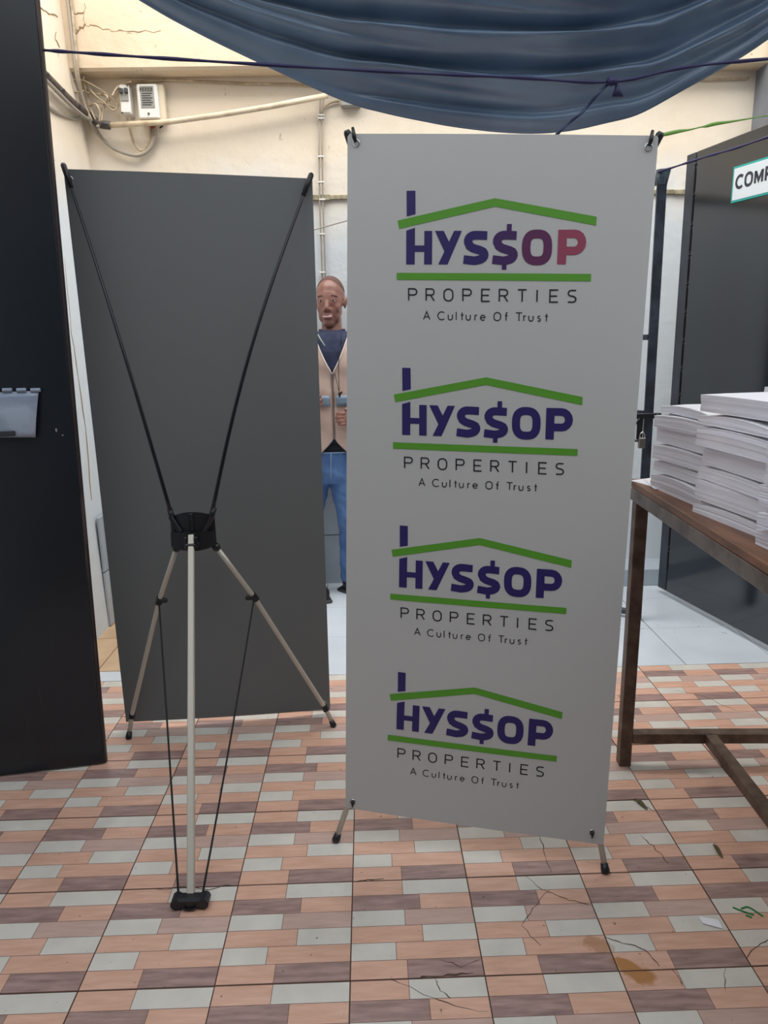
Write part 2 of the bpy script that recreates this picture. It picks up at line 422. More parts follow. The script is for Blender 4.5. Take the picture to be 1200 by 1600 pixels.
for c in ([(822, 1368), (845, 1388), (862, 1396), (890, 1406), (922, 1414)], [(845, 1305), (850, 1335), (862, 1364)],
          [(857, 1390), (835, 1420), (815, 1448), (845, 1478)], [(608, 1530), (650, 1548), (700, 1565), (764, 1581)], [(680, 1529), (688, 1548), (705, 1560)],
          [(945, 1465), (985, 1475), (1015, 1490), (1030, 1510)], [(1000, 1305), (1020, 1322), (1045, 1350)], [(1050, 1513), (1062, 1530), (1066, 1541)],
          [(1165, 1500), (1178, 1482), (1200, 1468)], [(988, 1250), (1002, 1256), (1022, 1268)], [(1132, 1515), (1134, 1548)],
          [(690, 1500), (720, 1510), (750, 1500)], [(1060, 1080), (1100, 1088), (1150, 1110)]):
    crack(c, .0024)
crack([(640, 1530), (660, 1528), (700, 1524), (740, 1520)], .006); crack([(555, 1378), (575, 1375), (600, 1373)], .006)
crack([(190, 1392), (280, 1389), (372, 1385)], .0022)

# walls
w = MB(); w.box((.6, WY + .1, 1.7), (4.9, .2, 3.5)); wall_back = w.build('wall_back', M_wall); wall_back['kind'] = 'structure'; ORG[wall_back.name] = V((0, 0, 0))
LXT = LX - .053   # the wall leans out a little: its face at the height of the wiring
w = MB(); lw = lambda z: LX - .022 * z
w.add([(LX - .3, -2.2, 0), (LX, -2.2, 0), (LX, WY, 0), (LX - .3, WY, 0), (LX - .3, -2.2, 3.4), (lw(3.4), -2.2, 3.4), (lw(3.4), WY, 3.4), (LX - .3, WY, 3.4)],
      [(0, 3, 2, 1), (4, 5, 6, 7), (0, 1, 5, 4), (1, 2, 6, 5), (2, 3, 7, 6), (3, 0, 4, 7)])
wall_left = w.build('wall_left', M_wall); wall_left['kind'] = 'structure'; ORG[wall_left.name] = V((0, 0, 0))
w = MB(); w.box((lw(2.2) - .01, 1.6, 2.24), (.1, 3.7, .14), bev=.006); w.build('ledge', M_wall, wall_left)
w = MB(); w.box((2.75, .9, 1.6), (.2, 6.2, 3.4)); o = w.build('wall_right', M_wall); o['kind'] = 'structure'
# roof slab beam along the top of the back wall
w = MB(); w.box((.6, WY - .055, 3.0), (4.9, .13, .66), bev=.012); o = w.build('trim_1', M_beam); o['kind'] = 'structure'
w = MB(); w.box((.6, WY - .12, 3.36), (4.9, .34, .06)); o = w.build('trim_2', mat('red_brown_slab_edge', (120, 70, 54), .8)); o['kind'] = 'structure'
w = MB(); w.box((2.16, WY - .09, 1.6), (.3, .2, 3.2), bev=.01); o = w.build('trim_3', M_greypil); o['kind'] = 'structure'
w = MB(); w.box((.6, -1.3, 1.6), (4.9, .2, 3.4)); o = w.build('light_block_wall', mat('light_block_grey', (74, 72, 70), .8)); o['kind'] = 'structure'  # unseen dark wall added behind the camera to cut front light on the banners
# rough ledge across the back wall
lg = MB()
for k in range(16):
    x0 = -.32 + k * .15; lg.box((x0 + .075, WY - .006, 2.103 + random.uniform(-.003, .003)), (.152, .018 + random.uniform(0, .008), .022 + random.uniform(0, .01)), bev=.003)
o = lg.build('trim_4', mat('rough_cement_ledge', (170, 160, 136), .9, c2=(130, 122, 100), scale=30)); o['kind'] = 'structure'
# plinth of grey cement along the base of the back wall, tiled dado behind the man
w = MB(); w.box((1.45, WY - .1, .05), (2.2, .2, .1), bev=.004); o = w.build('baseboard_back', M_walltile); o['kind'] = 'structure'
dt = plain_tile('wall_tile', .3, .3, M_walltile)
for j in range(2):
    for i in range(4):
        o = bpy.data.objects.new('wall_tile', dt); COL.objects.link(o); o.parent = wall_back
        o.rotation_euler = (PI / 2, 0, 0); o.location = (-1.2 + .3 * i + .165 - .04, WY - .014, .15 + .302 * j - .008)
w = MB(); w.tube(spline([(-.157 + .012 * math.sin(k * 1.7), WY - .008, .03 + k * .1) for k in range(7)]), .013, 6); w.build('cement_fillet', M_conc, wall_back)
dl = plain_tile('wall_tile', .3, .28, M_walltile)
for j in range(2):
    for i in range(2):
        o = bpy.data.objects.new('wall_tile', dl); COL.objects.link(o); o.parent = wall_left
        o.rotation_euler = (PI / 2, 0, PI / 2); o.location = (LX + .012, 3.56 + .3 * i, .15 + .285 * j - .008)
# cracked plaster seam where the tiles start
M_wcrack = mat('plaster_crack', (158, 134, 106), .95)
def wall_crack(pts, w_, par, axis):
    b = MB(); P = spline(pts, 5); P = [p + V([0 if a == axis else random.uniform(-.006, .006) for a in range(3)]) for p in P]
    b.tube(P, [w_ * random.uniform(.3, 1) for _ in P], 5); b.build('crack', M_wcrack, par)
wall_crack([atx(100, 400, lw(1.8)), atx(112, 520, lw(1.4)), atx(130, 640, lw(1.0)), atx(143, 780, lw(.6))], .003, wall_left, 0)
wall_crack([aty(132, 5, 3.88), aty(133, 36, 3.88), aty(150, 42, 3.88), aty(175, 47, 3.88), aty(200, 48, 3.88), aty(250, 50, 3.88)], .003, wall_back, 1)
wall_crack([aty(133, 38, 3.88), aty(122, 46, 3.88), aty(118, 52, 3.88)], .006, wall_back, 1)
wall_crack([aty(110, 21, 3.88), aty(132, 20, 3.88)], .004, wall_back, 1)
wall_crack([atx(55, 5, LXT - .008), atx(72, 18, LXT - .008), atx(90, 26, LXT - .008)], .004, wall_left, 0)
wall_crack([atx(88, 50, LXT - .006), atx(87, 62, LXT - .006), atx(92, 71, LXT - .006)], .004, wall_left, 0)

# ================================================================ TARPAULIN AND ROPES
hem = [(120, -60), (220, 2), (300, 47), (400, 96), (475, 131), (540, 160), (600, 177), (700, 197), (800, 208), (880, 206), (950, 192), (1000, 178), (1070, 140), (1150, 95), (1200, 62), (1300, -10)]
HP = spline([aty(x, y, 2.62) for x, y in hem], 8)
def hemp(u):
    f = u * (len(HP) - 1); i = min(int(f), len(HP) - 2); return HP[i].lerp(HP[i + 1], f - i)
def tarp(u, v):
    h = hemp(u); s = min(v / .62, 1)
    top = V((h.x * 1.02, 2.28, 2.95)); q = h.lerp(top, s)
    q.y -= .16 * math.sin(PI * s) * math.sin(PI * u)
    mid = math.sin(PI * min(max(u, 0), 1)) ** .7
    ph = s * 9.5 + .5 * math.sin(3.1 * u + 1) + .12 * math.sin(9 * u + 4 * s) + .35 * noise.noise(V((u * 1.6, s * 2, 4)))
    a = .030 * (.35 + .65 * mid) * min(1, s * 6 + .12)
    q.y -= a * (math.sin(2 * PI * ph) + .45 * math.sin(4 * PI * ph + 5 * u) + .2 * math.sin(2 * PI * (s * 23 + 1.5 * u + .8 * noise.noise(V((u * 3, s * 4, 0))))))
    q.y -= .02 * noise.noise(V((u * 3, s * 5, 1))) + .003 * noise.noise(V((u * 26, s * 9, 2)))
    if v > .62:
        t = (v - .62) / .38; q.y -= t * .08; q.z += .5 * t - .0 * math.sin(PI * t) * math.sin(PI * u) + .03 * math.sin(20 * t)
    return q
b = MB(); b.grid(tarp, 260, 230, .0015); tp = b.build('tarpaulin', M_tarp, smooth=True)
tag(tp, 'large dark blue plastic tarpaulin sagging in folds overhead', 'tarpaulin')
ORG[tp.name] = V((0, 0, 0))
def small_holes(p, r):
    pass
def rope(name, pts, r, m, label, twist=0):
    P = spline(pts, 10); bb = MB(); bb.tube(P, [r * (1 + .25 * math.sin(i * 1.1)) for i in range(len(P))], 6)
    o = bb.build(name, m, smooth=True); tag(o, label, 'rope'); return o
K = aty(955, 128, 2.2)
rope('rope', [aty(50, 77, 2.2), aty(120, 82, 2.2), aty(300, 94, 2.2), aty(600, 112, 2.2), aty(800, 121, 2.2), K, aty(1080, 104, 2.2), aty(1290, 84, 2.2)], .0042, M_rope,
     'long thin purple rope stretched across in front of the tarpaulin')
rope('rope', [aty(1029, 269, 3.3), aty(1100, 246, 3.1), aty(1160, 228, 2.9), aty(1290, 182, 2.7)], .0045, M_rope, 'purple rope tied to the top of the grey gate')
P = spline([aty(1026, 212, 1.76), aty(1090, 200, 1.95), aty(1140, 190, 2.1), aty(1290, 168, 2.5)], 8)
bb = MB(); bb.grid(lambda u, v: P[round(u * (len(P) - 1))] + V((0, .003 * math.sin(u * 30), (v - .5) * (.006 + .003 * math.sin(u * 14)))), len(P) - 1, 2, .001)
tag(bb.build('ribbon', M_grope, smooth=True), 'green plastic ribbon running right from behind the printed banner', 'ribbon')
st_ = empty('tie_strap', K, 'dark blue strap tied to the purple rope and hanging down left', 'strap')
E2 = aty(868, 214, 2.2)
bb = MB(); bb.grid(lambda u, v: K.lerp(E2, u) + V(((v - .5) * .012, .004 * math.sin(u * 19), .004 * math.sin(u * 9))), 24, 2, .002); bb.build('strap', M_strap, st_, True)
bb = MB(); bb.ell(K, (.014, .012, .011)); bb.tube([K + V((-.012, 0, .006)), K + V((.014, -.008, -.004))], .008); bb.build('knot', M_rope, st_, True)
bb = MB(); a = aty(964, 130, 2.2); bb.loft([(a.x, 2.2, a.z, .004, .003), (a.x + .002, 2.2, a.z - .016, .009, .005), (a.x + .004, 2.2, a.z - .034, .017, .007)], n=10); bb.build('loose_end', M_rope, st_, True)

# ================================================================ LETTERING (strokes laid out in logo units)
def arc(cx, cy, rx, ry, a0, a1, n=8):
    return [(cx + rx * math.cos(math.radians(a0 + (a1 - a0) * k / n)), cy + ry * math.sin(math.radians(a0 + (a1 - a0) * k / n))) for k in range(n + 1)]
def stroke(pts, w, closed=False):
    """2-D ribbon with mitred joints -> (verts, quads)"""
    pts = [p for i, p in enumerate(pts) if i == 0 or math.hypot(p[0] - pts[i - 1][0], p[1] - pts[i - 1][1]) > w * .02]
    if closed and math.hypot(pts[0][0] - pts[-1][0], pts[0][1] - pts[-1][1]) < w * .02: pts = pts[:-1]
    n = len(pts); P = [V((p[0], p[1], 0)) for p in pts]; L = []; R = []
    for i in range(n):
        if closed: a, c = P[i - 1], P[(i + 1) % n]; d1 = (P[i] - a).normalized(); d2 = (c - P[i]).normalized()
        else:
            d1 = (P[i] - P[i - 1]).normalized() if i else (P[1] - P[0]).normalized()
            d2 = (P[i + 1] - P[i]).normalized() if i < n - 1 else d1
        t = (d1 + d2); t = t.normalized() if t.length > 1e-6 else d2
        nn = V((-t.y, t.x, 0)); k = 1 / max(.35, nn.dot(V((-d1.y, d1.x, 0))))
        L.append(P[i] + nn * w / 2 * k); R.append(P[i] - nn * w / 2 * k)
    vs = L + R; fs = [(i, n + i, n + i + 1, i + 1) for i in range(n - 1)]
    if closed: fs.append((n - 1, 2 * n - 1, n, 0))
    return vs, fs
THIN = {  # unit box: x 0..w, y 0..1 ; each glyph = (width, [ (pts, closed) ])
 'P': (.8, [([(0, 0), (0, 1), (.5, 1)] + arc(.5, .74, .28, .26, 90, -90) + [(0, .48)], 0)]),
 'R': (.8, [([(0, 0), (0, 1), (.5, 1)] + arc(.5, .74, .26, .26, 90, -90) + [(0, .48)], 0), ([(.42, .48), (.78, 0)], 0)]),
 'O': (.9, [(arc(.45, .64, .42, .36, 0, 180, 10) + arc(.45, .36, .42, .36, 180, 360, 10), 1)]),
 'E': (.75, [([(.75, 1), (0, 1), (0, 0), (.75, 0)], 0), ([(0, .5), (.66, .5)], 0)]),
 'T': (.8, [([(0, 1), (.8, 1)], 0), ([(.4, 1), (.4, 0)], 0)]),
 'I': (0.1, [([(.05, 1), (.05, 0)], 0)]),
 'S': (.75, [([(.72, .98), (.3, .98)] + arc(.3, .75, .28, .235, 90, 250, 6) + [(.45, .5)] + arc(.44, .25, .28, .235, 70, -90, 6) + [(.0, .02)], 0)]),
 'A': (.85, [([(0, 0), (.42, 1), (.84, 0)], 0), ([(.15, .34), (.69, .34)], 0)]),
 'C': (.9, [(arc(.5, .5, .5, .5, 48, 312, 16), 0)]),
 'c': (.6, []),
 'u': (.55, [([(0, .66), (0, .28)] + arc(.27, .27, .27, .27, 180, 360, 8) + [(.54, .66)], 0)]),
 'l': (.08, [([(.04, 1.02), (.04, 0)], 0)]),
 't': (.38, [([(.18, .95), (.18, 0)], 0), ([(0, .64), (.36, .64)], 0)]),
 'r': (.34, [([(.03, .66), (.03, 0)], 0), (arc(.25, .42, .22, .22, 175, 75, 5), 0)]),
 'e': (.62, [([(.05, .34), (.57, .34)] + arc(.31, .33, .29, .32, 5, 320, 14), 0)]),
 'f': (.38, [([(.16, 0), (.16, .8)] + arc(.31, .82, .15, .18, 180, 70, 5), 0), ([(0, .64), (.36, .64)], 0)]),
 's': (.42, [([(.38, .6)] + arc(.22, .49, .15, .15, 70, 260, 7) + arc(.22, .17, .17, .16, 80, -150, 8), 0)]),
 'M': (1.0, [([(.06, 0), (.06, 1)], 0), ([(.94, 0), (.94, 1)], 0), ([(.1, .95), (.5, .2), (.9, .95)], 0)]),
}
THIN['U'] = (.8, [([(0, 1), (0, .36)] + arc(.4, .36, .4, .36, 180, 360, 10) + [(.8, 1)], 0)])
def text(b, word, x0s, y, h, w, mi=0, xs=1.0, f=None):
    for ch, x0 in zip(word, x0s):
        for pts, cl in THIN[ch][1]:
            vs, fs = stroke([(x0 + p[0] * h * xs, y + p[1] * h) for p in pts], w, bool(cl)); b.add([f(v) for v in vs], fs, mi)

def banner_sheet(name, corners, bow, mfront, mback, front_sign, label, group=None):
    BL, BR, TR, TL = corners; c = (BL + BR) / 2
    root = empty(name, (c.x, c.y, c.z), label, 'banner', group)
    n = (BR - BL).cross(TL - BL).normalized()     # towards the camera
    def P(u, v, off=0.0):
        q = BL.lerp(BR, u).lerp(TL.lerp(TR, u), v)
        return q + n * (bow * (math.sin(PI * u) * (.45 + .55 * (2 * v - 1) ** 2) - .25 * math.sin(PI * v)) + off)
    b = MB(); nu, nv = 24, 60
    F = [[P(i / nu, j / nv, .0004) for i in range(nu + 1)] for j in range(nv + 1)]; K2 = [[P(i / nu, j / nv, -.0004) for i in range(nu + 1)] for j in range(nv + 1)]
    vs = [p for r in F for p in r] + [p for r in K2 for p in r]; w_ = nu + 1; o0 = w_ * (nv + 1)
    fr = [(j * w_ + i, j * w_ + i + 1, (j + 1) * w_ + i + 1, (j + 1) * w_ + i) for j in range(nv) for i in range(nu)]
    b.add(vs, [], 0); b.f += fr; b.m += [0] * len(fr)
    bk = [tuple(k + o0 for k in f[::-1]) for f in fr]; b.f += bk; b.m += [1] * len(bk)
    bd = [i for i in range(w_)] + [j * w_ + nu for j in range(1, nv + 1)] + [nv * w_ + i for i in range(nu - 1, -1, -1)] + [j * w_ for j in range(nv - 1, 0, -1)]
    b.f += [(bd[k], bd[k - 1], bd[k - 1] + o0, bd[k] + o0) for k in range(len(bd))]; b.m += [1] * len(bd)
    b.build('sheet', [mfront, mback], root)
    return root, P, n

# ---- front banner
F1c = V((-.0955, 1.744, .108)); ya, le = -.18, .059
nb = V((-math.sin(ya), math.cos(ya), 0)); v1 = V((0, 0, 1)) * math.cos(le) + nb * math.sin(le); u1 = V((math.cos(ya), math.sin(ya), 0)); pn1 = u1.cross(v1)
c1 = [atp(x, y, F1c, pn1) for x, y in ((540, 1262), (943, 1320), (1029, 212), (543, 209))]
ban1, P1, n1 = banner_sheet('printed_banner', c1, .004, M_banner, M_bback, 1, 'tall white vinyl banner printed with four house logos on a stand')
def inv_uv(x, y):
    # banner coordinates (u, v) of a picture point, by Newton steps on the flat quad
    t = atp(x, y, F1c, pn1); u, v = .5, .5
    BL, BR, TR, TL = c1
    for _ in range(20):
        q = BL.lerp(BR, u).lerp(TL.lerp(TR, u), v); du = (BR - BL).lerp(TR - TL, v); dv = TL.lerp(TR, u) - BL.lerp(BR, u); e = t - q
        a, b_, c_, d_, g, h = du.dot(du), du.dot(dv), dv.dot(dv), 0, du.dot(e), dv.dot(e); det = a * c_ - b_ * b_
        u += (g * c_ - h * b_) / det; v += (a * h - b_ * g) / det
    return u, v
BW = (c1[1] - c1[0]).length; BH = (c1[3] - c1[0]).length
LOGOS = [((619.8, 426.4), (923.4, 428.2)), ((614.2, 690.9), (902.6, 701.6)), ((609.8, 927.2), (885, 949.6)), ((606, 1147.3), (870, 1180.6))]
for li, (a, c) in enumerate(LOGOS):
    ua, va = inv_uv(*a); uc, vc = inv_uv(*c)
    ln = math.hypot((uc - ua) * BW, (vc - va) * BH)
    dux, duy = (uc - ua) * BW / ln, (vc - va) * BH / ln
    def f(p, off=.0012, _=0):
        X = p[0] * ln; Y = p[1] * ln * 1.0
        return P1(ua + (X * dux - Y * duy) / BW, va + (X * duy + Y * dux) / BH, off)
    # green roof line and underline
    b = MB(); N = 12
    def strip(pa, pb, qa, qb, mi=0, n=10):
        vs = []
        for k in range(n + 1):
            t = k / n; vs += [f((pa[0] + (pb[0] - pa[0]) * t, pa[1] + (pb[1] - pa[1]) * t)), f((qa[0] + (qb[0] - qa[0]) * t, qa[1] + (qb[1] - qa[1]) * t))]
        b.add(vs, [(2 * k + 1, 2 * k + 3, 2 * k + 2, 2 * k) for k in range(n)], mi)
    strip((.008, .262), (.511, .367), (.016, .221), (.511, .327)); strip((.511, .367), (1.017, .276), (.511, .327), (1.016, .234))
    logo = b.build('logo_roof', M_green, ban1); 
    b = MB(); strip((0, 0), (1, 0), (0, -.036), (1, -.036), n=16); b.build('logo_underline', M_green, logo)
    b = MB()
    def poly(pts, mi=0): b.add([f(p) for p in pts], [tuple(range(len(pts)))[::-1] if sum((pts[i - 1][0] * pts[i][1] - pts[i][0] * pts[i - 1][1]) for i in range(len(pts))) < 0 else tuple(range(len(pts)))], mi)
    def strk(pts, w, cl=False, mi=0):
        vs, fs = stroke(pts, w, cl); b.add([f(v) for v in vs], fs, mi)
    y0, y1 = .043, .21
    poly([(.057, .283), (.103, .293), (.103, .408), (.057, .408)])                         # chimney
    poly([(.052, y0), (.097, y0), (.1, .226), (.054, .212)]); poly([(.147, y0), (.188, y0), (.19, y1), (.149, y1)]); poly([(.097, .106), (.148, .106), (.148, .138), (.097, .138)])
    poly([(.221, y0), (.27, y0), (.344, y1), (.304, y1)]); poly([(.204, y1), (.25, y1), (.292, .128), (.268, .09), (.262, .09)])
    sx = [(.474, .186), (.425, .188)] + arc(.412, .158, .036, .03, 100, 190, 5) + [(.385, .135), (.402, .124), (.44, .113)] + arc(.42, .092, .04, .027, 30, -70, 6) + [(.41, .062), (.353, .068)]
    strk(sx, .043)
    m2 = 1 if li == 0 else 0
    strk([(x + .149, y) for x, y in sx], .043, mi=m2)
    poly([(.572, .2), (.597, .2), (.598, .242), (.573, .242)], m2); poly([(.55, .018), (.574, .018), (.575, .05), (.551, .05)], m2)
    ox = []
    for k in range(28):
        a_ = 2 * PI * k / 28; cc, ss = math.cos(a_), math.sin(a_); e = 2 / 2.7
        ox.append((.7265 + .0545 * math.copysign(abs(cc) ** e, cc), .128 + .066 * math.copysign(abs(ss) ** e, ss)))
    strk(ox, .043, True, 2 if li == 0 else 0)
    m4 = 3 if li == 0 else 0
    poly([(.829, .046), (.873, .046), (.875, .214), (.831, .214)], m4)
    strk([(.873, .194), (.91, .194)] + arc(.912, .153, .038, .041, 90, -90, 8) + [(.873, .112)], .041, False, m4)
    b.build('logo_wordmark', [M_navy, M_navy if li else mat('dark_plum_glare_print', (62, 30, 90), .5), M_plum, M_rose], logo)  # first logo: letters redden towards the P, glare put into their colours
    b = MB(); xs = [.064, .157, .25, .351, .449, .54, .635, .73, .798, .889]
    text(b, 'PROPERTIES', xs, -.141, .06, .0075, 0, .92, lambda v: f(v)); b.build('logo_subtitle', M_ink, logo, kind='stuff')
    b = MB()
    tx = [145, 223, 279, 320, 346, 375, 421, 451, None, 522, 580, None, 638, 678, 706, 750, 790]
    word = 'ACulture Of Trust'
    pos = [(ch, x / 1018) for ch, x in zip('ACulture~Of~Trust', tx) if ch != '~']
    for ch, x in pos: text(b, ch, [x], -.238, .041, .0052, 0, 1.0 if ch not in 'AO' else 1.0, lambda v: f(v))
    b.build('logo_tagline', M_ink, logo, kind='stuff')

def eyelet(P, u, v, root, n, sgn=1):
    c = P(u, v, .0006 * sgn); b = MB(); x = (P(u + .01, v) - P(u, v)).normalized(); y = n.cross(x)
    ring = []; R, r = .0075, .0022; nu, nv = 16, 6; vs = []; fs = []
    for i in range(nu):
        a = 2 * PI * i / nu
        for j in range(nv):
            q = 2 * PI * j / nv; rr = R + r * math.cos(q); vs.append(c + x * rr * math.cos(a) + y * rr * math.sin(a) + n * sgn * r * math.sin(q))
    for i in range(nu):
        for j in range(nv): fs.append((i * nv + j, ((i + 1) % nu) * nv + j, ((i + 1) % nu) * nv + (j + 1) % nv, i * nv + (j + 1) % nv))
    b.add(vs, fs); b.build('eyelet', M_chrome, root, True); return c
EY1 = [eyelet(P1, u, v, ban1, n1) for u, v in ((.03, .988), (.972, .986), (.03, .012), (.955, .018))]

# ---- rear banner (seen from behind)
F2c = V((-.926, 2.409, .027)); ya2, le2 = .099, -.021
nb2 = V((-math.sin(ya2), math.cos(ya2), 0)); v2 = V((0, 0, 1)) * math.cos(le2) + nb2 * math.sin(le2); u2 = V((math.cos(ya2), math.sin(ya2), 0)); pn2 = u2.cross(v2)
c2 = [atp(x, y, F2c, pn2) for x, y in ((197, 1128), (516, 1108), (488, 279), (99, 264))]
ban2, P2, n2 = banner_sheet('reversed_banner', c2, .008, M_bback, M_banner, 1, 'tall dark grey banner seen from its plain back on a stand')
EY2 = [eyelet(P2, u, v, ban2, n2) for u, v in ((.022, .985), (.975, .985), (.03, .015), (.97, .015))]

# ---- the X stands
def stand(label, tipL, tipR, hub, legL, legR, rear, side, hubscale=1.0, tipup=.02, group='banner stands'):
    """side=-1: hub on the camera's side of its banner. legL/legR: polylines hub->foot; rear: foot of third leg"""
    base = V((hub.x, hub.y, 0)); r = empty('banner_stand', base, label, 'stand', group)
    s = hubscale; fw = V((0, side, 0))      # away from the banner
    # hub: curved shell with flat lower plate
    def plate(zs, th, off, name, par):
        # outline: flat sides, arched edge; extruded th deep
        b = MB(); n = len(zs); F = [hub + V((x * s, 0, z * s)) + fw * (off + .010 * (1 - (x / .07) ** 2)) for x, z in zs]; K = [p - fw * th for p in F]
        b.add(F + K, [tuple(range(n)), tuple(range(n, 2 * n))[::-1]] + [(k, n + k, n + (k + 1) % n, (k + 1) % n) for k in range(n)])
        o = b.build(name, M_plast, par); bm = bmesh.new(); bm.from_mesh(o.data); bmesh.ops.triangulate(bm, faces=[f for f in bm.faces if len(f.verts) > 4]); bmesh.ops.recalc_face_normals(bm, faces=bm.faces); bm.to_mesh(o.data); bm.free(); return o
    X = [-.07 + .14 * k / 12 for k in range(13)]
    h = plate([(x, -.048 - .014 * (1 - (x / .07) ** 2)) for x in X] + [(x, .046 + .016 * (1 - (x / .07) ** 2)) for x in X[::-1]], .006, 0, 'hub', r)
    plate([(x, -.047 - .014 * (1 - (x / .07) ** 2)) for x in X] + [(x * .97, .0) for x in X[::-1]], .016, .016, 'lower_plate', h)
    b = MB()
    for sx in (-1, 1):
        b.tube([hub + V((sx * .066 * s, 0, .05 * s)) + fw * .008, hub + V((sx * .038 * s, 0, .0)) + fw * .012], .0085, 10)
    b.box(hub + V((0, 0, .03 * s)) + fw * .012, (.012, .008, .058), bev=.002)
    b.build('rod_socket', M_plast, h)
    b = MB(); b.box(hub + V((0, 0, -.038)) + fw * .046, (.034, .026, .02), bev=.004)
    for sx in (-1, 1):
        b.box(hub + V((sx * .016, 0, -.028)) + fw * .034, (.01, .02, .036), bev=.003)
    b.tube([hub + V((-.025, 0, -.034)) + fw * .036, hub + V((.025, 0, -.034)) + fw * .036], .006); b.build('hinge', M_plast, h)
    # upper rods
    for tip, sx in ((tipL, -1), (tipR, 1)):
        a = hub + V((sx * .062 * s, 0, .046 * s)) + fw * .004; d = tip - a
        # rod bows away from the banner
        pts = [a + d * t + fw * (.05 * math.sin(PI * t) * (1 - .2 * t)) + V((-sx * .022 * math.sin(PI * t), 0, 0)) for t in [k / 16 for k in range(17)]]
        b = MB(); b.tube(pts, [.0064 - .0022 * k / 16 for k in range(17)], 8); ro = b.build('rod', M_rod, r, True)
        e = (pts[-1] - pts[-3]).normalized(); b = MB()
        b.tube([pts[-1] - e * .05, pts[-1] + e * .0, pts[-1] + e * tipup, pts[-1] + e * (tipup + .006)], [.0075, .009, .009, .006], 10); b.build('rod_tip', M_plast, ro, True)
        b = MB(); b.tube([a - d.normalized() * .01, a + d.normalized() * .03], .0095, 10); b.build('rod_collar', M_plast, ro, True)
    # side legs
    clamps = []
    for pl, sx in ((legL, -1), (legR, 1)):
        top, clamp, low, foot = pl; S_ = [top, top.lerp(clamp, .5), clamp, clamp.lerp(low, .5), low, foot]
        b = MB(); b.tube(S_, .0082, 10); lg_ = b.build('leg', M_alu, r, True)
        b = MB(); b.ell(top, (.014, .014, .014)); b.build('leg_joint', M_plast, lg_, True)
        d = (clamp - top).normalized(); b = MB(); b.tube([clamp - d * .012, clamp + d * .014], .0125, 10); b.box(clamp + V((.016 * -sx, 0, 0)) + fw * .004, (.024, .014, .014), bev=.003)
        b.build('slider', M_plast, lg_); clamps.append(clamp)
        d = (foot - low).normalized(); b = MB(); b.tube([low - d * .012, low + d * .012], .0115, 10); b.box(low - fw * .012, (.014, .022, .014), bev=.003); b.build('banner_clip', M_plast, lg_)
        b = MB(); b.tube([foot - d * .02, foot - d * .004, foot + d * .003, foot + d * .006], [.0095, .0115, .0115, .006], 10); b.build('rubber_foot', M_plast, lg_, True)
    # third leg, a flat square tube, with sliding block and strings
    t0 = hub + V((0, 0, -.018)) + fw * .033; g = rear + V((0, 0, .012))
    b = MB(); b.bar(t0 + (t0 - g).normalized() * .012, g, .018, .018, up=(1, 0, 0), bev=.002); l3 = b.build('leg', M_alu, r)
    b = MB(); b.box(g + V((0, 0, .006)), (.072, .03, .03), bev=.006)
    for sx in (-1, 1): b.tube([g + V((sx * .034, -.016, .006)), g + V((sx * .034, .016, .006))], .014, 10)
    b.tube(arc3(g + V((0, side * .018, -.004)), .014), .003, 6)
    b.build('slider_foot', M_plast, l3)
    for cp, sx in zip(clamps, (-1, 1)):
        e = g + V((sx * .028, 0, .014)); b = MB()
        b.tube([cp + V((0, 0, -.006)) + fw * .006 + (e - cp) * (k / 10) + V((0, 0, -.012 * math.sin(PI * k / 10))) for k in range(11)], .0028, 6); b.build('cord', M_str, l3, True)
    return r
def arc3(c, r):
    return [c + V((r * math.cos(a), 0, abs(r * math.sin(a)) * -.4 + .004)) for a in [PI * k / 8 for k in range(9)]]

HY = 2.22
hub2 = aty(302, 829, HY)
GA = atz(299, 1416, 0)
stand('black and silver tripod stand behind the reversed grey banner, nearest its third leg', P2(.012, .995, .012), P2(.985, .995, .012), hub2,
      [aty(276, 856, HY), aty(249, 938, 2.28), aty(206, 1118, 2.37), atz(201, 1152, .006)],
      [aty(338, 855, HY), aty(397, 933, 2.28), aty(508, 1106, 2.385), atz(521, 1133, .006)], GA, -1)
# front stand stands behind its banner
tc = (c1[0] + c1[1] + c1[2] + c1[3]) / 4; hub1 = V((tc.x, tc.y + .2, .86))
f1, f2 = atz(525, 1312, .006), atz(946, 1361, .006)
lowL = P1(.02, .02, -.03); lowR = P1(.98, .02, -.03)
stand('tripod stand hidden behind the printed white banner, only its tips and feet showing', P1(.006, .992, -.012), P1(.994, .992, -.012), hub1,
      [hub1 + V((-.055, .01, -.05)), hub1.lerp(lowL, .4) + V((-.04, .02, -.0)), lowL, f1], [hub1 + V((.055, .01, -.05)), hub1.lerp(lowR, .4) + V((.04, .02, 0)), lowR, f2],
      V((tc.x + .02, hub1.y + .62, 0)), 1)
# pins that come through the eyelets of the front banner
for k, c in enumerate(EY1):
    b = MB(); q = c + n1 * .004
    up = V((0.004 if k % 2 else -.004, 0, .02)) if k < 2 else V((0, 0, -.012))
    if k < 2: b.tube([q + n1 * .004, q + n1 * .008 + up * .6, c + up * 1.6 + n1 * .004], [.0035, .005, .0035], 8)
    else: b.ell(q, (.005, .005, .006)); b.tube([q + n1 * .003, q + up + n1 * .002], [.0035, .002], 8)
    b.build('hook_pin', M_plast, ban1, True)

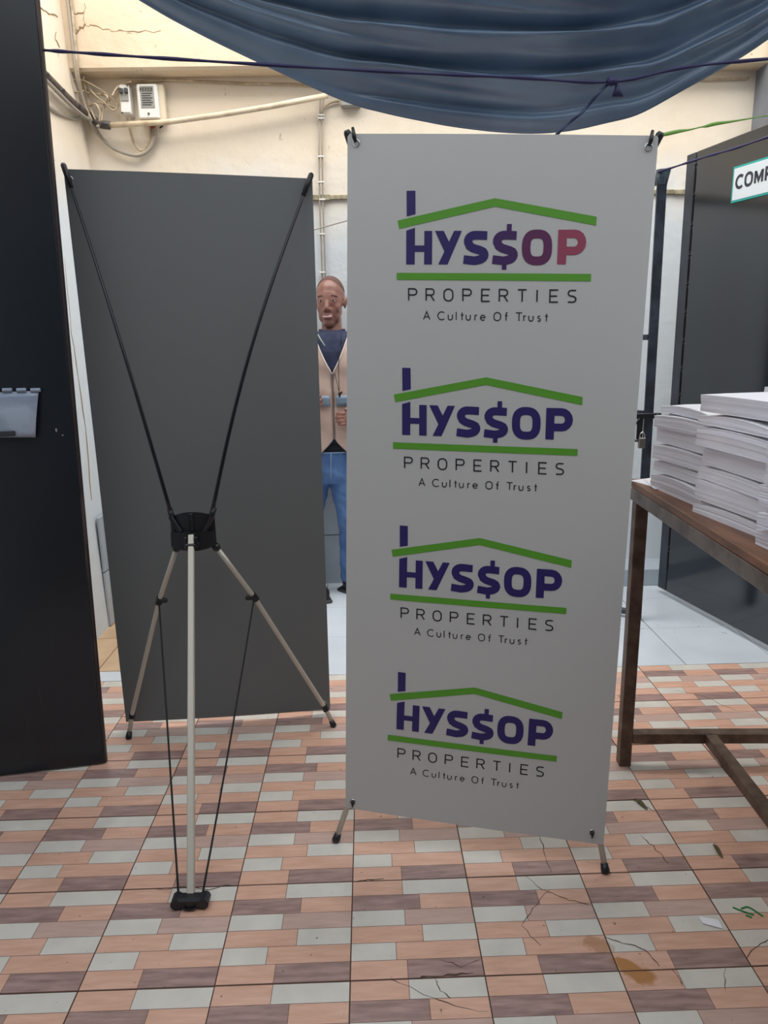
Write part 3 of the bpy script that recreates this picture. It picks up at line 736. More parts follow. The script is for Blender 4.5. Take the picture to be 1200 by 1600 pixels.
# ================================================================ LEFT METAL DOOR LEAF
A = atz(160, 1195, .004); A = V((-.925, 2.18, .004)); dirL = V((-.318, -.052, 0)).normalized(); upL = V((.0305, 0, 1)).normalized(); nL = dirL.cross(upL)
if nL.y > 0: nL = -nL
d = empty('metal_door', A, 'black gloss sheet metal door leaf standing at the left edge', 'door')
wL, hL = .395, 2.6
def slab(b, p, ux, uz, n, w_, h_, th, bev=.002, mi=0):
    rot = Matrix((ux, -n if ux.cross(-n).dot(uz) > 0 else n, uz)).transposed(); b.box(p + ux * w_ / 2 + uz * h_ / 2 - n * th / 2, (w_, th, h_), rot, bev, mi)
b = MB(); slab(b, A, dirL, upL, nL, wL, hL, .018); b.build('panel', M_door, d)
b = MB(); e0 = A + V((.003, .012, 0)); b.bar(e0, e0 + upL * hL, .008, .016, up=(0, 1, 0), bev=.001); b.build('edge_trim', M_dedge, d)
pL = lambda x, y, o=0: atp(x, y, A, nL) + nL * o
fa, fb, fc, fd = pL(-40, 614, .012), pL(62, 610, .012), pL(58, 682, .02), pL(-40, 682, .02)
b = MB(); b.grid(lambda u, v: fd.lerp(fc, u).lerp(fa.lerp(fb, u), v) + nL * .006 * math.sin(PI * v), 8, 8, .003); fp = b.build('latch_flap', M_flap, d, True)
b = MB()
for k in range(5):
    q = pL(-30 + k * 22, 609, .012); b.tube([q + dirL * -.012, q + dirL * .014], .006, 8)
b.build('flap_hinge', M_flap, fp)
b = MB(); q = pL(17, 676, .028); slab(b, q - dirL * .02 - upL * .008, dirL, upL, nL, .045, .016, .006); b.build('flap_slot', M_lcd2, fp)
for x, y, l in ((88, 672, 5), (98, 680, 2)):
    b = MB(); q = pL(x, y, .0008); b.ell(q, (.003, .001, .0012 * l)); b.build('paint_chip', M_grey, d)
b = MB()
for (x, y, x2, y2) in ((79, 995, 84, 1020), (60, 1072, 68, 1115), (41, 1115, 46, 1155)):
    b.tube([pL(x, y, .0003), pL((x + x2) / 2, (y + y2) / 2, .0008), pL(x2, y2, .0003)], [.001, .0022, .001], 5)
b.build('scuff', mat('grey_scuff', (52, 54, 58), .7), d)

# ================================================================ RIGHT METAL DOOR LEAF WITH SIGN
B0 = V((1.572, 3.70, .03)); dirR = (V((1.749, 2.9, 0)) - V((1.572, 3.7, 0))).normalized(); 
T0 = aty(1073, 250, 3.70); upR = (T0 - V((B0.x, B0.y, 0))).normalized(); nR = dirR.cross(upR)
if nR.y > 0: nR = -nR
d = empty('metal_door', B0, 'black gloss metal door leaf with a white sign, beyond the paper stacks', 'door')
hR = T0.z - .03; wR = 1.5
M_door2 = mat('black_enamel', (20, 25, 33), .13, c2=(30, 36, 44), scale=2, lo=.3, hi=.8, bump=.04, bscale=1.6, spec=1.0)
b = MB(); slab(b, B0 + dirR * .075, dirR, upR, nR, wR - .075, hR + .02, .03); b.build('panel', M_door2, d)
b = MB(); slab(b, B0, dirR, upR, nR, .068, hR + .02, .03); b.build('hinge_stile', mat('dark_stile_paint', (52, 58, 68), .4, c2=(40, 44, 52), scale=6), d)
b = MB(); 
for k in range(15):
    q = B0 + dirR * .0715 + upR * (.12 + k * .135) + nR * .002; b.tube([q, q + upR * .1], .0042, 6); b.ell(q + upR * .117, (.006, .006, .006), nu=8, nv=6)
b.build('piano_hinge', M_plast, d)
pR = lambda x, y, o=0: atp(x, y, B0, nR) + nR * o
sg = [pR(1143, 318, .005), pR(1200, 304, .005), pR(1200, 249, .005), pR(1146, 262, .005)]
ux = (sg[1] - sg[0]).normalized(); uz = (sg[3] - sg[0]); SH = uz.length; uz = upR; SW = .62
sign = empty('sign', sg[0], 'white sign with teal border and bold dark letters on black door', 'sign')
b = MB(); slab(b, sg[0], ux, uz, nR, SW, SH, .004, .0008); b.build('border', M_teal, sign)
b = MB(); slab(b, sg[0] + ux * .009 + uz * .009 + nR * .0015, ux, uz, nR, SW - .018, SH - .018, .004, .0005); b.build('face', M_signw, sign)
b = MB(); fS = lambda v: sg[0] + ux * v[0] + uz * v[1] + nR * .0022
lh = SH * .33
text(b, 'COMP', [.028, .028 + lh * 1.12, .028 + lh * 2.28, .028 + lh * 3.58], SH * .38, lh, lh * .25, 0, .95, fS); b.build('lettering', M_signk, sign)

# ================================================================ GREY GATE
g0 = V((1.315, 3.315, 0)); gt = aty(1035, 270, 3.315)
gd = (aty(980, 957, 3.42) - aty(995, 967, 3.315)); gd = V((-.62, .5, 0)).normalized()
gate = empty('gate', g0, 'grey square tube metal gate frame with padlock behind the printed banner', 'gate')
gu = (gt - g0).normalized(); GH = (gt - g0).length; GW = .55
b = MB(); b.bar(g0 + gu * .012, g0 + gu * GH, .04, .04, up=(.3, 1, 0), bev=.002); b.build('post', M_gate, gate)
b = MB(); q = g0 + gd * GW; b.bar(q + gu * .012, q + gu * GH, .04, .04, up=(.3, 1, 0), bev=.002); b.build('post', M_gate, gate)
for px_, nm in (((994, 968), 'rail'), ((1005, 527), 'rail'), ((1005, 646), 'rail')):
    z = aty(px_[0], px_[1], 3.315).z; z = max(z, .032); q = g0 + gu * (z / gu.z)
    b = MB(); b.bar(q + gd * .018, q + gd * (GW - .018), .025, .025, bev=.002); b.build(nm, M_gate, gate)
q = g0 + gu * (GH - .03); b = MB(); b.bar(q + gd * .018, q + gd * (GW - .018), .035, .035, bev=.002); b.build('rail', M_gate, gate)
b = MB(); q = g0 + gu * GH; b.loft([(q.x, q.y, q.z - .05, .024, .024), (q.x, q.y, q.z - .02, .03, .03), (q.x + .005, q.y, q.z + .012, .032, .028)], n=8); b.build('plastic_wrap', mat('dark_plastic_wrap', (70, 84, 92), .3), gate)
L0 = aty(1002, 650, 3.28)
b = MB(); b.box(L0 + V((.03, 0, .0)), (.12, .02, .024), bev=.002); b.tube([L0 + V((.075, -.02, 0)), L0 + V((.075, .02, 0))], .012); b.box(L0 + V((-.004, 0, -.06)), (.026, .014, .1), bev=.003); b.build('latch', M_plast, gate)
b = MB(); b.tube(spline([L0 + V((-.01, -.01, -.01)), L0 + V((-.035, -.01, -.05)), L0 + V((-.038, -.01, -.09)), L0 + V((-.02, -.01, -.115)), L0 + V((0, -.01, -.1))], 5), .0045, 6); b.build('chain_loop', M_plast, gate, True)
q = aty(1003, 692, 3.27); b = MB(); b.box(q, (.034, .018, .05), bev=.004); pk = b.build('padlock', M_brass, gate)
b = MB(); b.tube([q + V((-.011, 0, .02)), q + V((-.011, 0, .04)), q + V((0, 0, .052)), q + V((.011, 0, .04)), q + V((.011, 0, .02))], .0035, 8); b.build('shackle', M_chrome, pk, True)

# ================================================================ TABLE
TZ = .95; far = V((.801, 2.154, 0)); ty = V((-.05, -1, 0)).normalized(); tx = V((1, -.05, 0)).normalized(); TWd, TLn = .62, 1.55
tab = empty('table', (far.x, far.y, 0), 'steel framed table with worn brown wooden top under the paper stacks', 'table')
rotT = Matrix((tx, -ty, V((0, 0, 1)))).transposed()
tp_ = lambda a, b_, z: far + tx * a + ty * b_ + V((0, 0, z))
b = MB(); b.box(tp_(TWd / 2, TLn / 2, TZ - .011), (TWd, TLn, .022), rotT, .003); b.build('tabletop', M_wood, tab)
b = MB()
for a0, a1 in (((.02, .02), (.02, TLn - .02)), ((TWd - .02, .02), (TWd - .02, TLn - .02)), ((.04, .02), (TWd - .04, .02)), ((.04, TLn - .02), (TWd - .04, TLn - .02))):
    b = MB(); b.bar(tp_(a0[0], a0[1], TZ - .042), tp_(a1[0], a1[1], TZ - .042), .038, .038, bev=.002); b.build('top_rail', M_steel, tab)
for a0, b0 in ((.02, .06), (TWd - .02, .06), (.02, TLn - .06), (TWd - .02, TLn - .06)):
    b = MB(); b.bar(tp_(a0, b0, 0), tp_(a0, b0, TZ - .06), .038, .038, up=(1, -.05, 0), bev=.002); b.build('leg', M_rust, tab)
for bb_ in (.06, TLn - .06):
    b = MB(); b.bar(tp_(.04, bb_, .1), tp_(TWd - .04, bb_, .1), .036, .036, bev=.002); b.build('stretcher', M_rust, tab)
b = MB(); b.bar(tp_(TWd / 2 - .02, .08, .1), tp_(TWd / 2 - .02, TLn - .08, .1), .036, .036, bev=.002); b.build('stretcher', M_rust, tab)

# ================================================================ PAPER STACKS: every bundle a thing of its own
ORD = ['bottom', 'second', 'third', 'fourth', 'fifth', 'sixth', 'seventh', 'eighth', 'ninth', 'tenth']
def bundle(c, L_, W_, h, ang, seed, label, group, sag=0.0):
    rnd = random.Random(seed); b = MB(); nl = max(6, int(h / .0034)); z = 0.0
    rot = Matrix.Rotation(ang, 3, 'Z'); vs = []; fs = []; n = 0; cur = [0, 0]
    nx, ny = 3, 5
    per = [(i / nx, 0) for i in range(nx)] + [(1, j / ny) for j in range(ny)] + [(1 - i / nx, 1) for i in range(nx)] + [(0, 1 - j / ny) for j in range(ny)]
    ox = oy = 0
    for l in range(nl + 1):
        ox += rnd.uniform(-.0007, .0007); oy += rnd.uniform(-.0009, .0009)
        notch = .0004 if l % 4 == 1 else 0
        for (pu, pv) in per:
            x = (pu - .5) * (W_ - 2 * notch) + ox; y = (pv - .5) * (L_ - 2 * notch) + oy
            droop = -sag * (abs(pv - .5) * 2) ** 2 * (l / nl) - sag * .4 * (abs(pu - .5) * 2) ** 2 * (l / nl)
            p = rot @ V((x, y, 0)); vs.append(V((p.x, p.y, h * l / nl + droop + rnd.uniform(-.0003, .0003) * (0 < l < nl))))
    m = len(per)
    for l in range(nl):
        for k in range(m): k2 = (k + 1) % m; fs.append((l * m + k, l * m + k2, (l + 1) * m + k2, (l + 1) * m + k))
    b.add(vs, fs, 1); b.f.append(tuple(range(m))[::-1]); b.m.append(0)
    # top sheet as a fan to a raised middle
    ci = len(b.v); b.v.append(V((ox, oy, h))); top = nl * m
    for k in range(m): b.f.append((top + k, top + (k + 1) % m, ci)); b.m.append(0)
    o = b.build('paper_bundle', [M_paper, M_papedge]); o.location = c; tag(o, label, 'paper', group)
    return o
def stack(x, y, ang, hs, name, seed):
    z = TZ; rnd = random.Random(seed)
    for k, h in enumerate(hs):
        kind = ORD[k] if k < len(hs) - 1 else 'topmost'
        suf = ' from the bottom' if 0 < k < len(hs) - 1 else ''
        dx = rnd.uniform(-.012, .012); dy = rnd.uniform(-.008, .008)
        bundle((x + dx, y + dy, z), .285, .205, h, ang + rnd.uniform(-.05, .05), seed * 20 + k,
               f'{kind} paper bundle{suf} of the {name}', 'paper bundles stacked on the table', sag=rnd.choice([.002, .006, .01]))
        z += h + .0008
stack(.938, 1.895, .08, [.05, .036, .046, .042, .04, .028], 'leftmost stack on the table', 3)
stack(.922, 1.59, .1, [.034, .05, .034, .048, .05, .03, .042], 'tall middle stack', 5)
stack(.925, 1.285, .1, [.045, .04, .05, .045, .04, .038], 'stack at the right picture edge', 8)
stack(1.21, 1.88, .02, [.04, .05, .04, .045, .04, .035, .03], 'stack behind the leftmost stack', 11)
for k, (x, y, a) in enumerate(((.86, 2.07, .3), (.872, 2.045, -.15))):
    b = MB(); rot = Matrix.Rotation(a, 3, 'Z')
    b.grid(lambda u, v: V((x, y, TZ + .001 + k * .0016)) + rot @ V(((u - .5) * .1, (v - .5) * .14, .0025 * u * v)), 6, 6, .0004)
    tag(b.build('paper_sheet', M_paper, smooth=True), ['lower loose white sheet at the far left corner of the table', 'upper loose white sheet at the far left table corner'][k], 'paper', 'loose sheets')

# ================================================================ ELECTRICS ON THE WALLS
Wf = WY - .0
def cbl(name, pts, r, m, label=None, cat='cable', par=None, n=8):
    b = MB(); b.tube(spline(pts, 8), r, n); o = b.build(name, m, par, True)
    if label: tag(o, label, cat)
    return o
# conduit with a broad shadow
cd = empty('conduit', aty(170, 196, 3.96), 'cream round conduit sloping up to the right under the meter', 'conduit')
b = MB(); b.tube([aty(166, 196, 3.93), aty(260, 191, 3.93), aty(340, 180, 3.93), aty(420, 167, 3.93), aty(512, 149, 3.93)], .0135, 12); b.build('pipe', M_pvc, cd, True)
duct = empty('cable_duct', atx(60, 106, LXT), 'dark taped cable duct running down the left wall to the corner', 'conduit')
b = MB(); dp = [atx(50, 98, LXT + .03), atx(80, 128, LXT + .03), atx(112, 160, LXT + .03), atx(140, 182, LXT + .03), aty(155, 193, 3.93), aty(172, 196, 3.93)]
b.tube(spline(dp, 5), .02, 8); b.build('duct', M_dkpipe, duct, True)
b = MB(); b.tube(spline([p + V((.014, 0, -.03)) for p in dp[:4]] + [dp[4] + V((0, -.02, -.02))], 6), .008, 6); b.build('taped_cable', M_gcable, duct, True)
for k, p in enumerate(spline(dp, 5)[3::4]):
    b = MB(); b.ell(p, (.026, .026, .014)); b.build('tape_wrap', M_lcd2, duct, True)
cbl('cable', [atx(66, 163, LXT + .008), atx(78, 168, LXT + .01), atx(90, 176, LXT + .01), atx(105, 182, LXT + .01), atx(119, 185, LXT + .01), atx(133, 178, LXT + .03)], .008, M_gcable, 'short grey cable clipped to the left wall below the dark duct')
# corner bundle
for k, (off, lab) in enumerate(((0, 'thick cream cable down the room corner from the roof'), (5, 'thin cream cable beside the thick one in the room corner'))):
    cbl('cable', [aty(103 + off, -20, 3.86), aty(109 + off, 30, 3.86), aty(115 + off * .7, 85, 3.86), aty(120 + off * .6, 120, 3.87), aty(131, 160, 3.92), aty(139 + k * 3, 185, 3.94), aty(152 + k * 2, 208, 3.96), aty(178, 232 + k, 3.97), aty(212, 243 - k, 3.97), aty(232, 235 - k * 3, 3.97), aty(242 - k * 3, 215, 3.97), aty(242 - k * 4, 194, 3.96)], .0085 - .002 * k, M_gcable if not k else M_cable, lab)
cbl('cable', [aty(202, 184, 3.96), aty(203, 200, 3.965), aty(209, 222, 3.97), aty(220, 235, 3.97), aty(231, 228, 3.97), aty(235, 208, 3.965), aty(234, 194, 3.96)], .0065, M_cable, 'grey cable loop hanging between breaker box and meter')
b = MB()
for pts in ([(122, 80), (128, 110), (134, 135), (140, 165)], [(112, 126), (106, 136), (118, 144), (140, 142), (158, 160), (165, 168)], [(126, 90), (133, 125), (150, 150), (178, 168), (184, 160), (165, 150), (135, 144)],
            [(112, 126), (125, 124), (150, 136), (170, 150), (183, 165), (176, 172), (162, 160)], [(130, 118), (140, 165), (155, 195), (160, 178), (165, 160)], [(120, 78), (128, 100), (132, 130), (152, 155)],
            [(146, 150), (158, 146), (168, 152), (164, 162), (152, 160)], [(140, 165), (150, 163), (156, 176), (155, 190)], [(175, 150), (182, 138), (190, 132), (205, 128)]):
    b.tube(spline([aty(x, y, 3.93 + .02 * math.sin(x)) for x, y in pts], 8), .0042, 6)
tag(b.build('wire_tangle', M_cable, smooth=True), 'tangle of thin cream wires looped in the corner beside the breaker', 'wires', kind='stuff')
cbl('cable', [aty(170, 158, 3.97), aty(182, 140, 3.975), aty(205, 129, 3.98), aty(235, 127, 3.985), aty(262, 125, 3.985), aty(320, 127, 3.985), aty(380, 130, 3.985), aty(440, 131, 3.985), aty(520, 134, 3.985)], .0055, M_cable, 'thin cable clipped in a level run just under the ceiling beam')
cbl('cable', [aty(1085, 124, 3.985), aty(1120, 124, 3.985), aty(1170, 122, 3.985)], .005, M_cable, 'thin cable under the beam beside the grey pillar at right')
cb = empty('cable', aty(502, 165, 3.98), 'pair of thin cables clipped straight down the back wall above the man', 'cable')
for dx in (-1.6, 3.4):
    b = MB(); b.tube([aty(502 + dx, 155, 3.985), aty(500 + dx, 240, 3.985), aty(501 + dx, 310, 3.98), aty(505 + dx, 432, 3.985), aty(507 + dx, 520, 3.985)], .0042, 6); b.build('wire', M_gcable, cb, True)
for y in (180, 185, 245, 285, 312, 366, 426):
    b = MB(); b.box(aty(501.5 + (y > 300) * 2, y, 3.98), (.032, .014, .008), bev=.002); b.build('cable_clip', M_box, cb)
b = MB(); b.tube(spline([aty(503, 178, 3.985), aty(508, 166, 3.985), aty(518, 160, 3.985), aty(530, 158, 3.985)], 6), .006, 6); b.build('branch_wire', M_cable, cb, True)
cbl('wire', [aty(480, 362, 3.9), aty(542, 345, 3.9), aty(600, 330, 3.9)], .003, M_gcable, 'thin dark wire slanting across the gap between the banners', 'wire')
b = MB(); q = aty(548, 159, 3.975); b.box(q, (.1, .05, .05), bev=.004); tag(b.build('junction_box', M_grey), 'small grey junction box on the back wall under the tarpaulin edge', 'junction box')
# breaker box
q0, q1 = aty(187, 134, 3.95), aty(207, 180, 3.95)
br = empty('breaker_box', (q0.x, 3.97, q1.z), 'narrow white circuit breaker box left of the meter', 'breaker box')
wx, hz = q1.x - q0.x, q0.z - q1.z; cx, cz = (q0.x + q1.x) / 2, (q0.z + q1.z) / 2
b = MB(); b.box((cx, 3.965, cz), (wx, .07, hz), bev=.005); b.build('case', M_box, br)
b = MB(); b.box((cx, 3.928, cz + .02), (wx * .78, .006, hz * .42), bev=.001); fr = b.build('switch_plate', M_grey, br)
for s in (-1, 1):
    b = MB(); b.box((cx + s * .013, 3.92, cz + .035), (.016, .016, .022), bev=.002); b.build('switch_lever', M_lcd2, fr)
b = MB(); b.box((cx, 3.929, cz - hz * .36), (wx * .9, .006, hz * .18), bev=.001); b.build('cover', M_box, br)
for s in (-1, 1):
    b = MB(); b.tube([(cx + s * .018, 3.93, cz + s * hz * .46), (cx + s * .018, 3.924, cz + s * hz * .46)], .004, 8); b.build('screw', M_lcd2, br)
# meter
q0, q1 = aty(214, 133, 3.95), aty(251, 187, 3.95); wx, hz = q1.x - q0.x, q0.z - q1.z; cx, cz = (q0.x + q1.x) / 2, (q0.z + q1.z) / 2
mt = empty('electricity_meter', (cx, 3.97, q1.z), 'white electricity meter with grey display window above the conduit', 'meter')
b = MB(); b.box((cx + .012, 3.975, cz), (wx + .03, .05, hz + .01), bev=.006); b.build('back_plate', mat('cream_plastic', (220, 206, 180), .5), mt)
b = MB(); b.box((cx, 3.955, cz), (wx, .05, hz), bev=.006); b.build('case', M_box, mt)
b = MB(); b.box((cx, 3.929, cz + hz * .12), (wx * .66, .004, hz * .62), bev=.001); wn = b.build('window', M_grey, mt)
b = MB(); b.box((cx, 3.926, cz + hz * .34), (wx * .5, .003, hz * .12), bev=.0005); b.build('display', M_lcd, wn)
b = MB()
for k in range(6): b.box((cx + (-.004 if k % 2 else .0), 3.9262, cz + hz * (.22 - k * .065)), (wx * (.44 if k % 2 else .5), .002, .0035))
for k in range(5): b.box((cx - .03 + k * .0135, 3.9243, cz + hz * .34), (.007, .001, .012))
b.build('meter_print', M_lcd2, wn, kind='stuff')
b = MB(); b.tube([(cx, 3.93, cz - hz * .36), (cx, 3.925, cz - hz * .36)], .005, 8); b.build('screw', M_lcd2, mt)
for k in range(3): cbl('terminal_wire', [aty(232 + k * 6, 187, 3.96), aty(235 + k * 4, 196, 3.95), aty(240 - k * 2, 203, 3.965)], .003, M_red, None, par=mt)
cbl('terminal_wire', [aty(246, 188, 3.96), aty(254, 195, 3.95), aty(250, 200, 3.965)], .0035, M_blk, None, par=mt)

# ================================================================ PERSON
PY = 3.82
px_ = lambda x, y, Y=PY: aty(x, y, Y)
man = empty('person', (-.24, PY, 0), 'man in beige zip vest and blue jeans standing behind the two banners', 'person')
hc = V((-.180, PY + .02, 1.585))
HR = Matrix.Rotation(math.radians(-9), 3, 'Z')
def hp(x, y, z): return hc + HR @ V((x, y, z if z > 0 else z * 1.16))        # x right in picture, y away, z up
b = MB()
# head
b.ell(hp(0, .012, .03), (.073, .094, .09), HR, 24, 16); b.ell(hp(0, -.012, .0), (.067, .08, .09), HR, 24, 16)
b.ell(hp(0, -.016, -.045), (.0625, .07, .07), HR, 20, 14); b.ell(hp(0, -.03, -.078), (.044, .05, .04), HR, 20, 14); b.ell(hp(0, -.052, -.098), (.03, .03, .024), HR)
b.ell(hp(0, -.06, .014), (.05, .024, .013), HR)                 # brow
for s in (-1, 1):
    b.ell(hp(s * .034, -.042, -.032), (.028, .032, .038), HR)       # cheekbone
    b.ell(hp(s * .03, -.03, -.065), (.028, .037, .04), HR)
    b.ell(hp(s * .074, .01, -.012), (.008, .018, .031), HR); b.ell(hp(s * .082, .016, -.005), (.006, .015, .02), HR)   # ears
    b.ell(hp(s * .012, -.088, -.043), (.0095, .011, .0085), HR)   # nostril wing
b.caps(hp(0, -.082, .004), hp(0, -.098, -.036), .008, .0125)
b.ell(hp(0, -.078, -.072), (.026, .018, .014), HR)
# neck and trunk
b.caps(hp(0, .02, -.07), (-.178, PY + .02, 1.41), .05, .056)
b.loft([(-.178, PY, z, rx, ry) for z, rx, ry in ((.74, .14, .09), (.85, .14, .09), (.98, .135, .088), (1.12, .15, .1), (1.28, .17, .105), (1.34, .15, .085), (1.38, .1, .065), (1.42, .052, .052))])
sh = {1: V((-.178 + .175, PY, 1.365)), -1: V((-.178 - .175, PY, 1.365))}
el = {1: V((.055, PY + .0, 1.09)), -1: V((-.42, PY, 1.09))}
wr = {1: V((-.045, PY - .15, .995)), -1: V((-.325, PY - .16, 1.035))}
for s in (-1, 1):
    b.caps(sh[s], el[s], .048, .038); b.caps(el[s], wr[s], .037, .026)
# hands: palm + five fingers each, closed loosely in front of the belly
def hand(w, d, up, curl_y, s):
    d = d.normalized(); up = V(up).normalized(); out = d.cross(up).normalized()
    if out.y > 0: out = -out                                   # back of hand faces the camera
    pc = w + d * .042
    b.caps(w, pc, .024, .026)
    b.ell(pc + d * .006, (.034, .02, .038), Matrix((d, -out, up)).transposed())
    for k, (L_, o) in enumerate(((.072, .028), (.08, .0095), (.075, -.0095), (.058, -.027))):
        k0 = pc + d * .022 + up * o; a = k0 + d * L_ * .45 + out * .012; c_ = a + d * L_ * .22 - out * .024; e = c_ - out * .014 - d * .012
        b.caps(k0, a, .0105, .0095, 10); b.caps(a, c_, .0095, .0088, 10); b.caps(c_, e, .0088, .008, 10)
    t0 = w + up * .018 + d * .018; t1 = t0 + up * .026 + d * .022 + out * .01; t2 = t1 + d * .03 + up * .004 - out * .004
    b.caps(t0, t1, .013, .012, 10); b.caps(t1, t2, .0115, .0095, 10)
hand(wr[1], V((-1, -.12, -.02)), (0, .1, 1), 1, 1)
hand(wr[-1], V((.62, -.25, .5)), (-.5, 0, 1), 1, -1)
# legs inside the jeans
HIP = {1: V((-.142, PY, .74)), -1: V((-.29, PY, .74))}; KN = {1: V((-.118, PY - .02, .44)), -1: V((-.33, PY, .44))}; AN = {1: V((-.128, PY + .02, .085)), -1: V((-.315, PY + .02, .085))}
for s in (-1, 1):
    b.caps(HIP[s], KN[s], .065, .045); b.caps(KN[s], AN[s], .044, .032); b.caps(AN[s] + V((0, 0, -.03)), AN[s] + V((.06, -.09, -.05)), .028, .02)
body = b.build('body', M_skin, man); voxel(body, .004, 5, .5)
# face details
for s in (-1, 1):
    b = MB(); c = hp(s * .031, -.0715, -.0045); b.ell(c, (.0125, .0105, .0068), HR, 14, 10); ey = b.build('eye', M_eye, body, True)
    b = MB(); b.ell(c + HR @ V((-.001, -.0075, -.001)), (.0062, .0042, .0062), HR, 12, 8); b.build('iris', M_iris, ey, True)
    b = MB(); b.tube([c + HR @ V((-.0135, -.002, .002)), c + HR @ V((-.006, -.0095, .0055)), c + HR @ V((.006, -.0095, .0055)), c + HR @ V((.0135, -.001, .001))], .0022, 6); b.build('eyelid', M_skin, body, True)
    b = MB(); b.tube(spline([hp(s * .014, -.084, .014), hp(s * .03, -.081, .0195), hp(s * .05, -.066, .0145)], 5), .0034, 6); b.build('eyebrow', M_hair, body, True)
b = MB(); b.tube(spline([hp(-.027, -.08, -.0665), hp(-.012, -.0925, -.065), hp(0, -.095, -.0655), hp(.012, -.0925, -.065), hp(.027, -.08, -.0665)], 5), [.002] + [.0045] * 19 + [.002], 8)
b.build('upper_lip', mat('upper_lip_skin', (136, 94, 88), .5), body, True)
b = MB(); b.tube(spline([hp(-.023, -.083, -.071), hp(-.01, -.0935, -.0725), hp(0, -.0955, -.073), hp(.01, -.0935, -.0725), hp(.023, -.083, -.071)], 5), [.002] + [.0068] * 19 + [.002], 8); b.build('lower_lip', M_lip, body, True)
b = MB(); b.tube(spline([hp(-.026, -.0865, -.0678), hp(0, -.1005, -.0678), hp(.026, -.0865, -.0678)], 5), .0013, 6); b.build('mouth_line', M_blk, body, True)
# hair: cropped cap
b = MB(); rings = []
vs = []; fs = []; nu, nv = 32, 10
for j in range(nv + 1):
    for i in range(nu):
        a = 2 * PI * i / nu; front = max(0, -math.sin(a))
        lim = math.radians(84 - 44 * front ** 1.2); th = lim * j / nv
        vs.append(hp(.0737 * math.sin(th) * math.cos(a), .012 + .0947 * math.sin(th) * math.sin(a), .03 + .0907 * math.cos(th)))
for j in range(nv):
    for i in range(nu): i2 = (i + 1) % nu; fs.append((j * nu + i, (j + 1) * nu + i, (j + 1) * nu + i2, j * nu + i2))
b.add(vs, fs); b.build('hair', M_hair, body, True)
# T-shirt (child), with short sleeves
TC = -.176
tr = [(.80, .15, .10), (.95, .146, .098), (1.1, .162, .11), (1.25, .184, .118), (1.33, .188, .112), (1.385, .165, .094), (1.412, .115, .08), (1.432, .07, .066)]
b = MB(); b.loft([(TC, PY, z, rx, ry) for z, rx, ry in tr])
for s in (-1, 1): b.caps(sh[s], sh[s].lerp(el[s], .75), .062, .055)
te = b.build('tshirt', M_tee, man); voxel(te, .007, 3, .5)
b = MB(); b.tube([V((TC + .0 + .064 * math.cos(a), PY + .002 + .064 * math.sin(a), 1.436 - .008 * max(0, -math.sin(a)))) for a in [2 * PI * k / 24 for k in range(25)]], .006, 8); b.build('collar', M_tee, te, True)
# black belt band between vest and jeans
b = MB(); b.loft([(TC - .012, PY, .812, .15, .104), (TC - .012, PY, .86, .149, .102)], n=32); b.build('under_shirt', M_blk, man, True)
# vest: open shell with V neck and split hem
def ring_at(z):
    for (z0, a0, b0), (z1, a1, b1) in zip(tr[:-1], tr[1:]):
        if z0 <= z <= z1: t = (z - z0) / (z1 - z0); return a0 + (a1 - a0) * t, b0 + (b1 - b0) * t
    return (tr[0][1], tr[0][2]) if z < tr[0][0] else (tr[-1][1], tr[-1][2])
def vest_gap(z):
    if z > 1.228: return .004 + .09 * ((z - 1.228) / .2) ** .8
    return .004
def vest(u, v):
    # u: around from right front edge over the back to the left front edge
    zb = .885 - .09 * min(1, (abs(min(u, 1 - u)) / .085)) ** .8
    z = zb + (1.415 - zb) * v; rx, ry = ring_at(z); rx += .016; ry += .018 + .004 * math.sin(z * 40 + u * 20)
    g = math.asin(min(.95, vest_gap(z) / rx)); a = -PI / 2 + g + (2 * PI - 2 * g) * u
    cx = TC - .01 * max(0, (1.1 - z)) * 1.5
    return V((cx + rx * math.cos(a), PY + ry * math.sin(a), z))
b = MB(); b.grid(vest, 80, 60, -.004); vs_ = b.build('vest', M_vest, man, True)
b = MB(); 
def vstrip(u, v):
    z = 1.055 + .055 * v; rx, ry = ring_at(z); rx += .0215; ry += .0255; a = -PI / 2 + .09 + (2 * PI - .18) * u
    return V((TC - .001 + rx * math.cos(a), PY + ry * math.sin(a), z))
b.grid(vstrip, 64, 3, -.001); b.build('reflective_strip', M_strip, vs_, True)
b = MB(); zp = [vest(0, k / 24) .lerp(vest(1, k / 24), .5) + V((0, -.004, 0)) for k in range(0, 17)]
zp = [p for p in zp if p.z < 1.228]; b.tube(zp, .0042, 6); b.box(zp[-1] + V((0, -.004, 0)), (.012, .006, .022), bev=.002); b.build('zip', M_zip, vs_, True)
for u in (0, 1):
    b = MB(); b.tube([vest(u, k / 24) + V((0, -.004, 0)) for k in range(15, 25)], .0045, 6); b.build('vest_piping', mat('pale_piping', (214, 200, 192), .7), vs_, True)
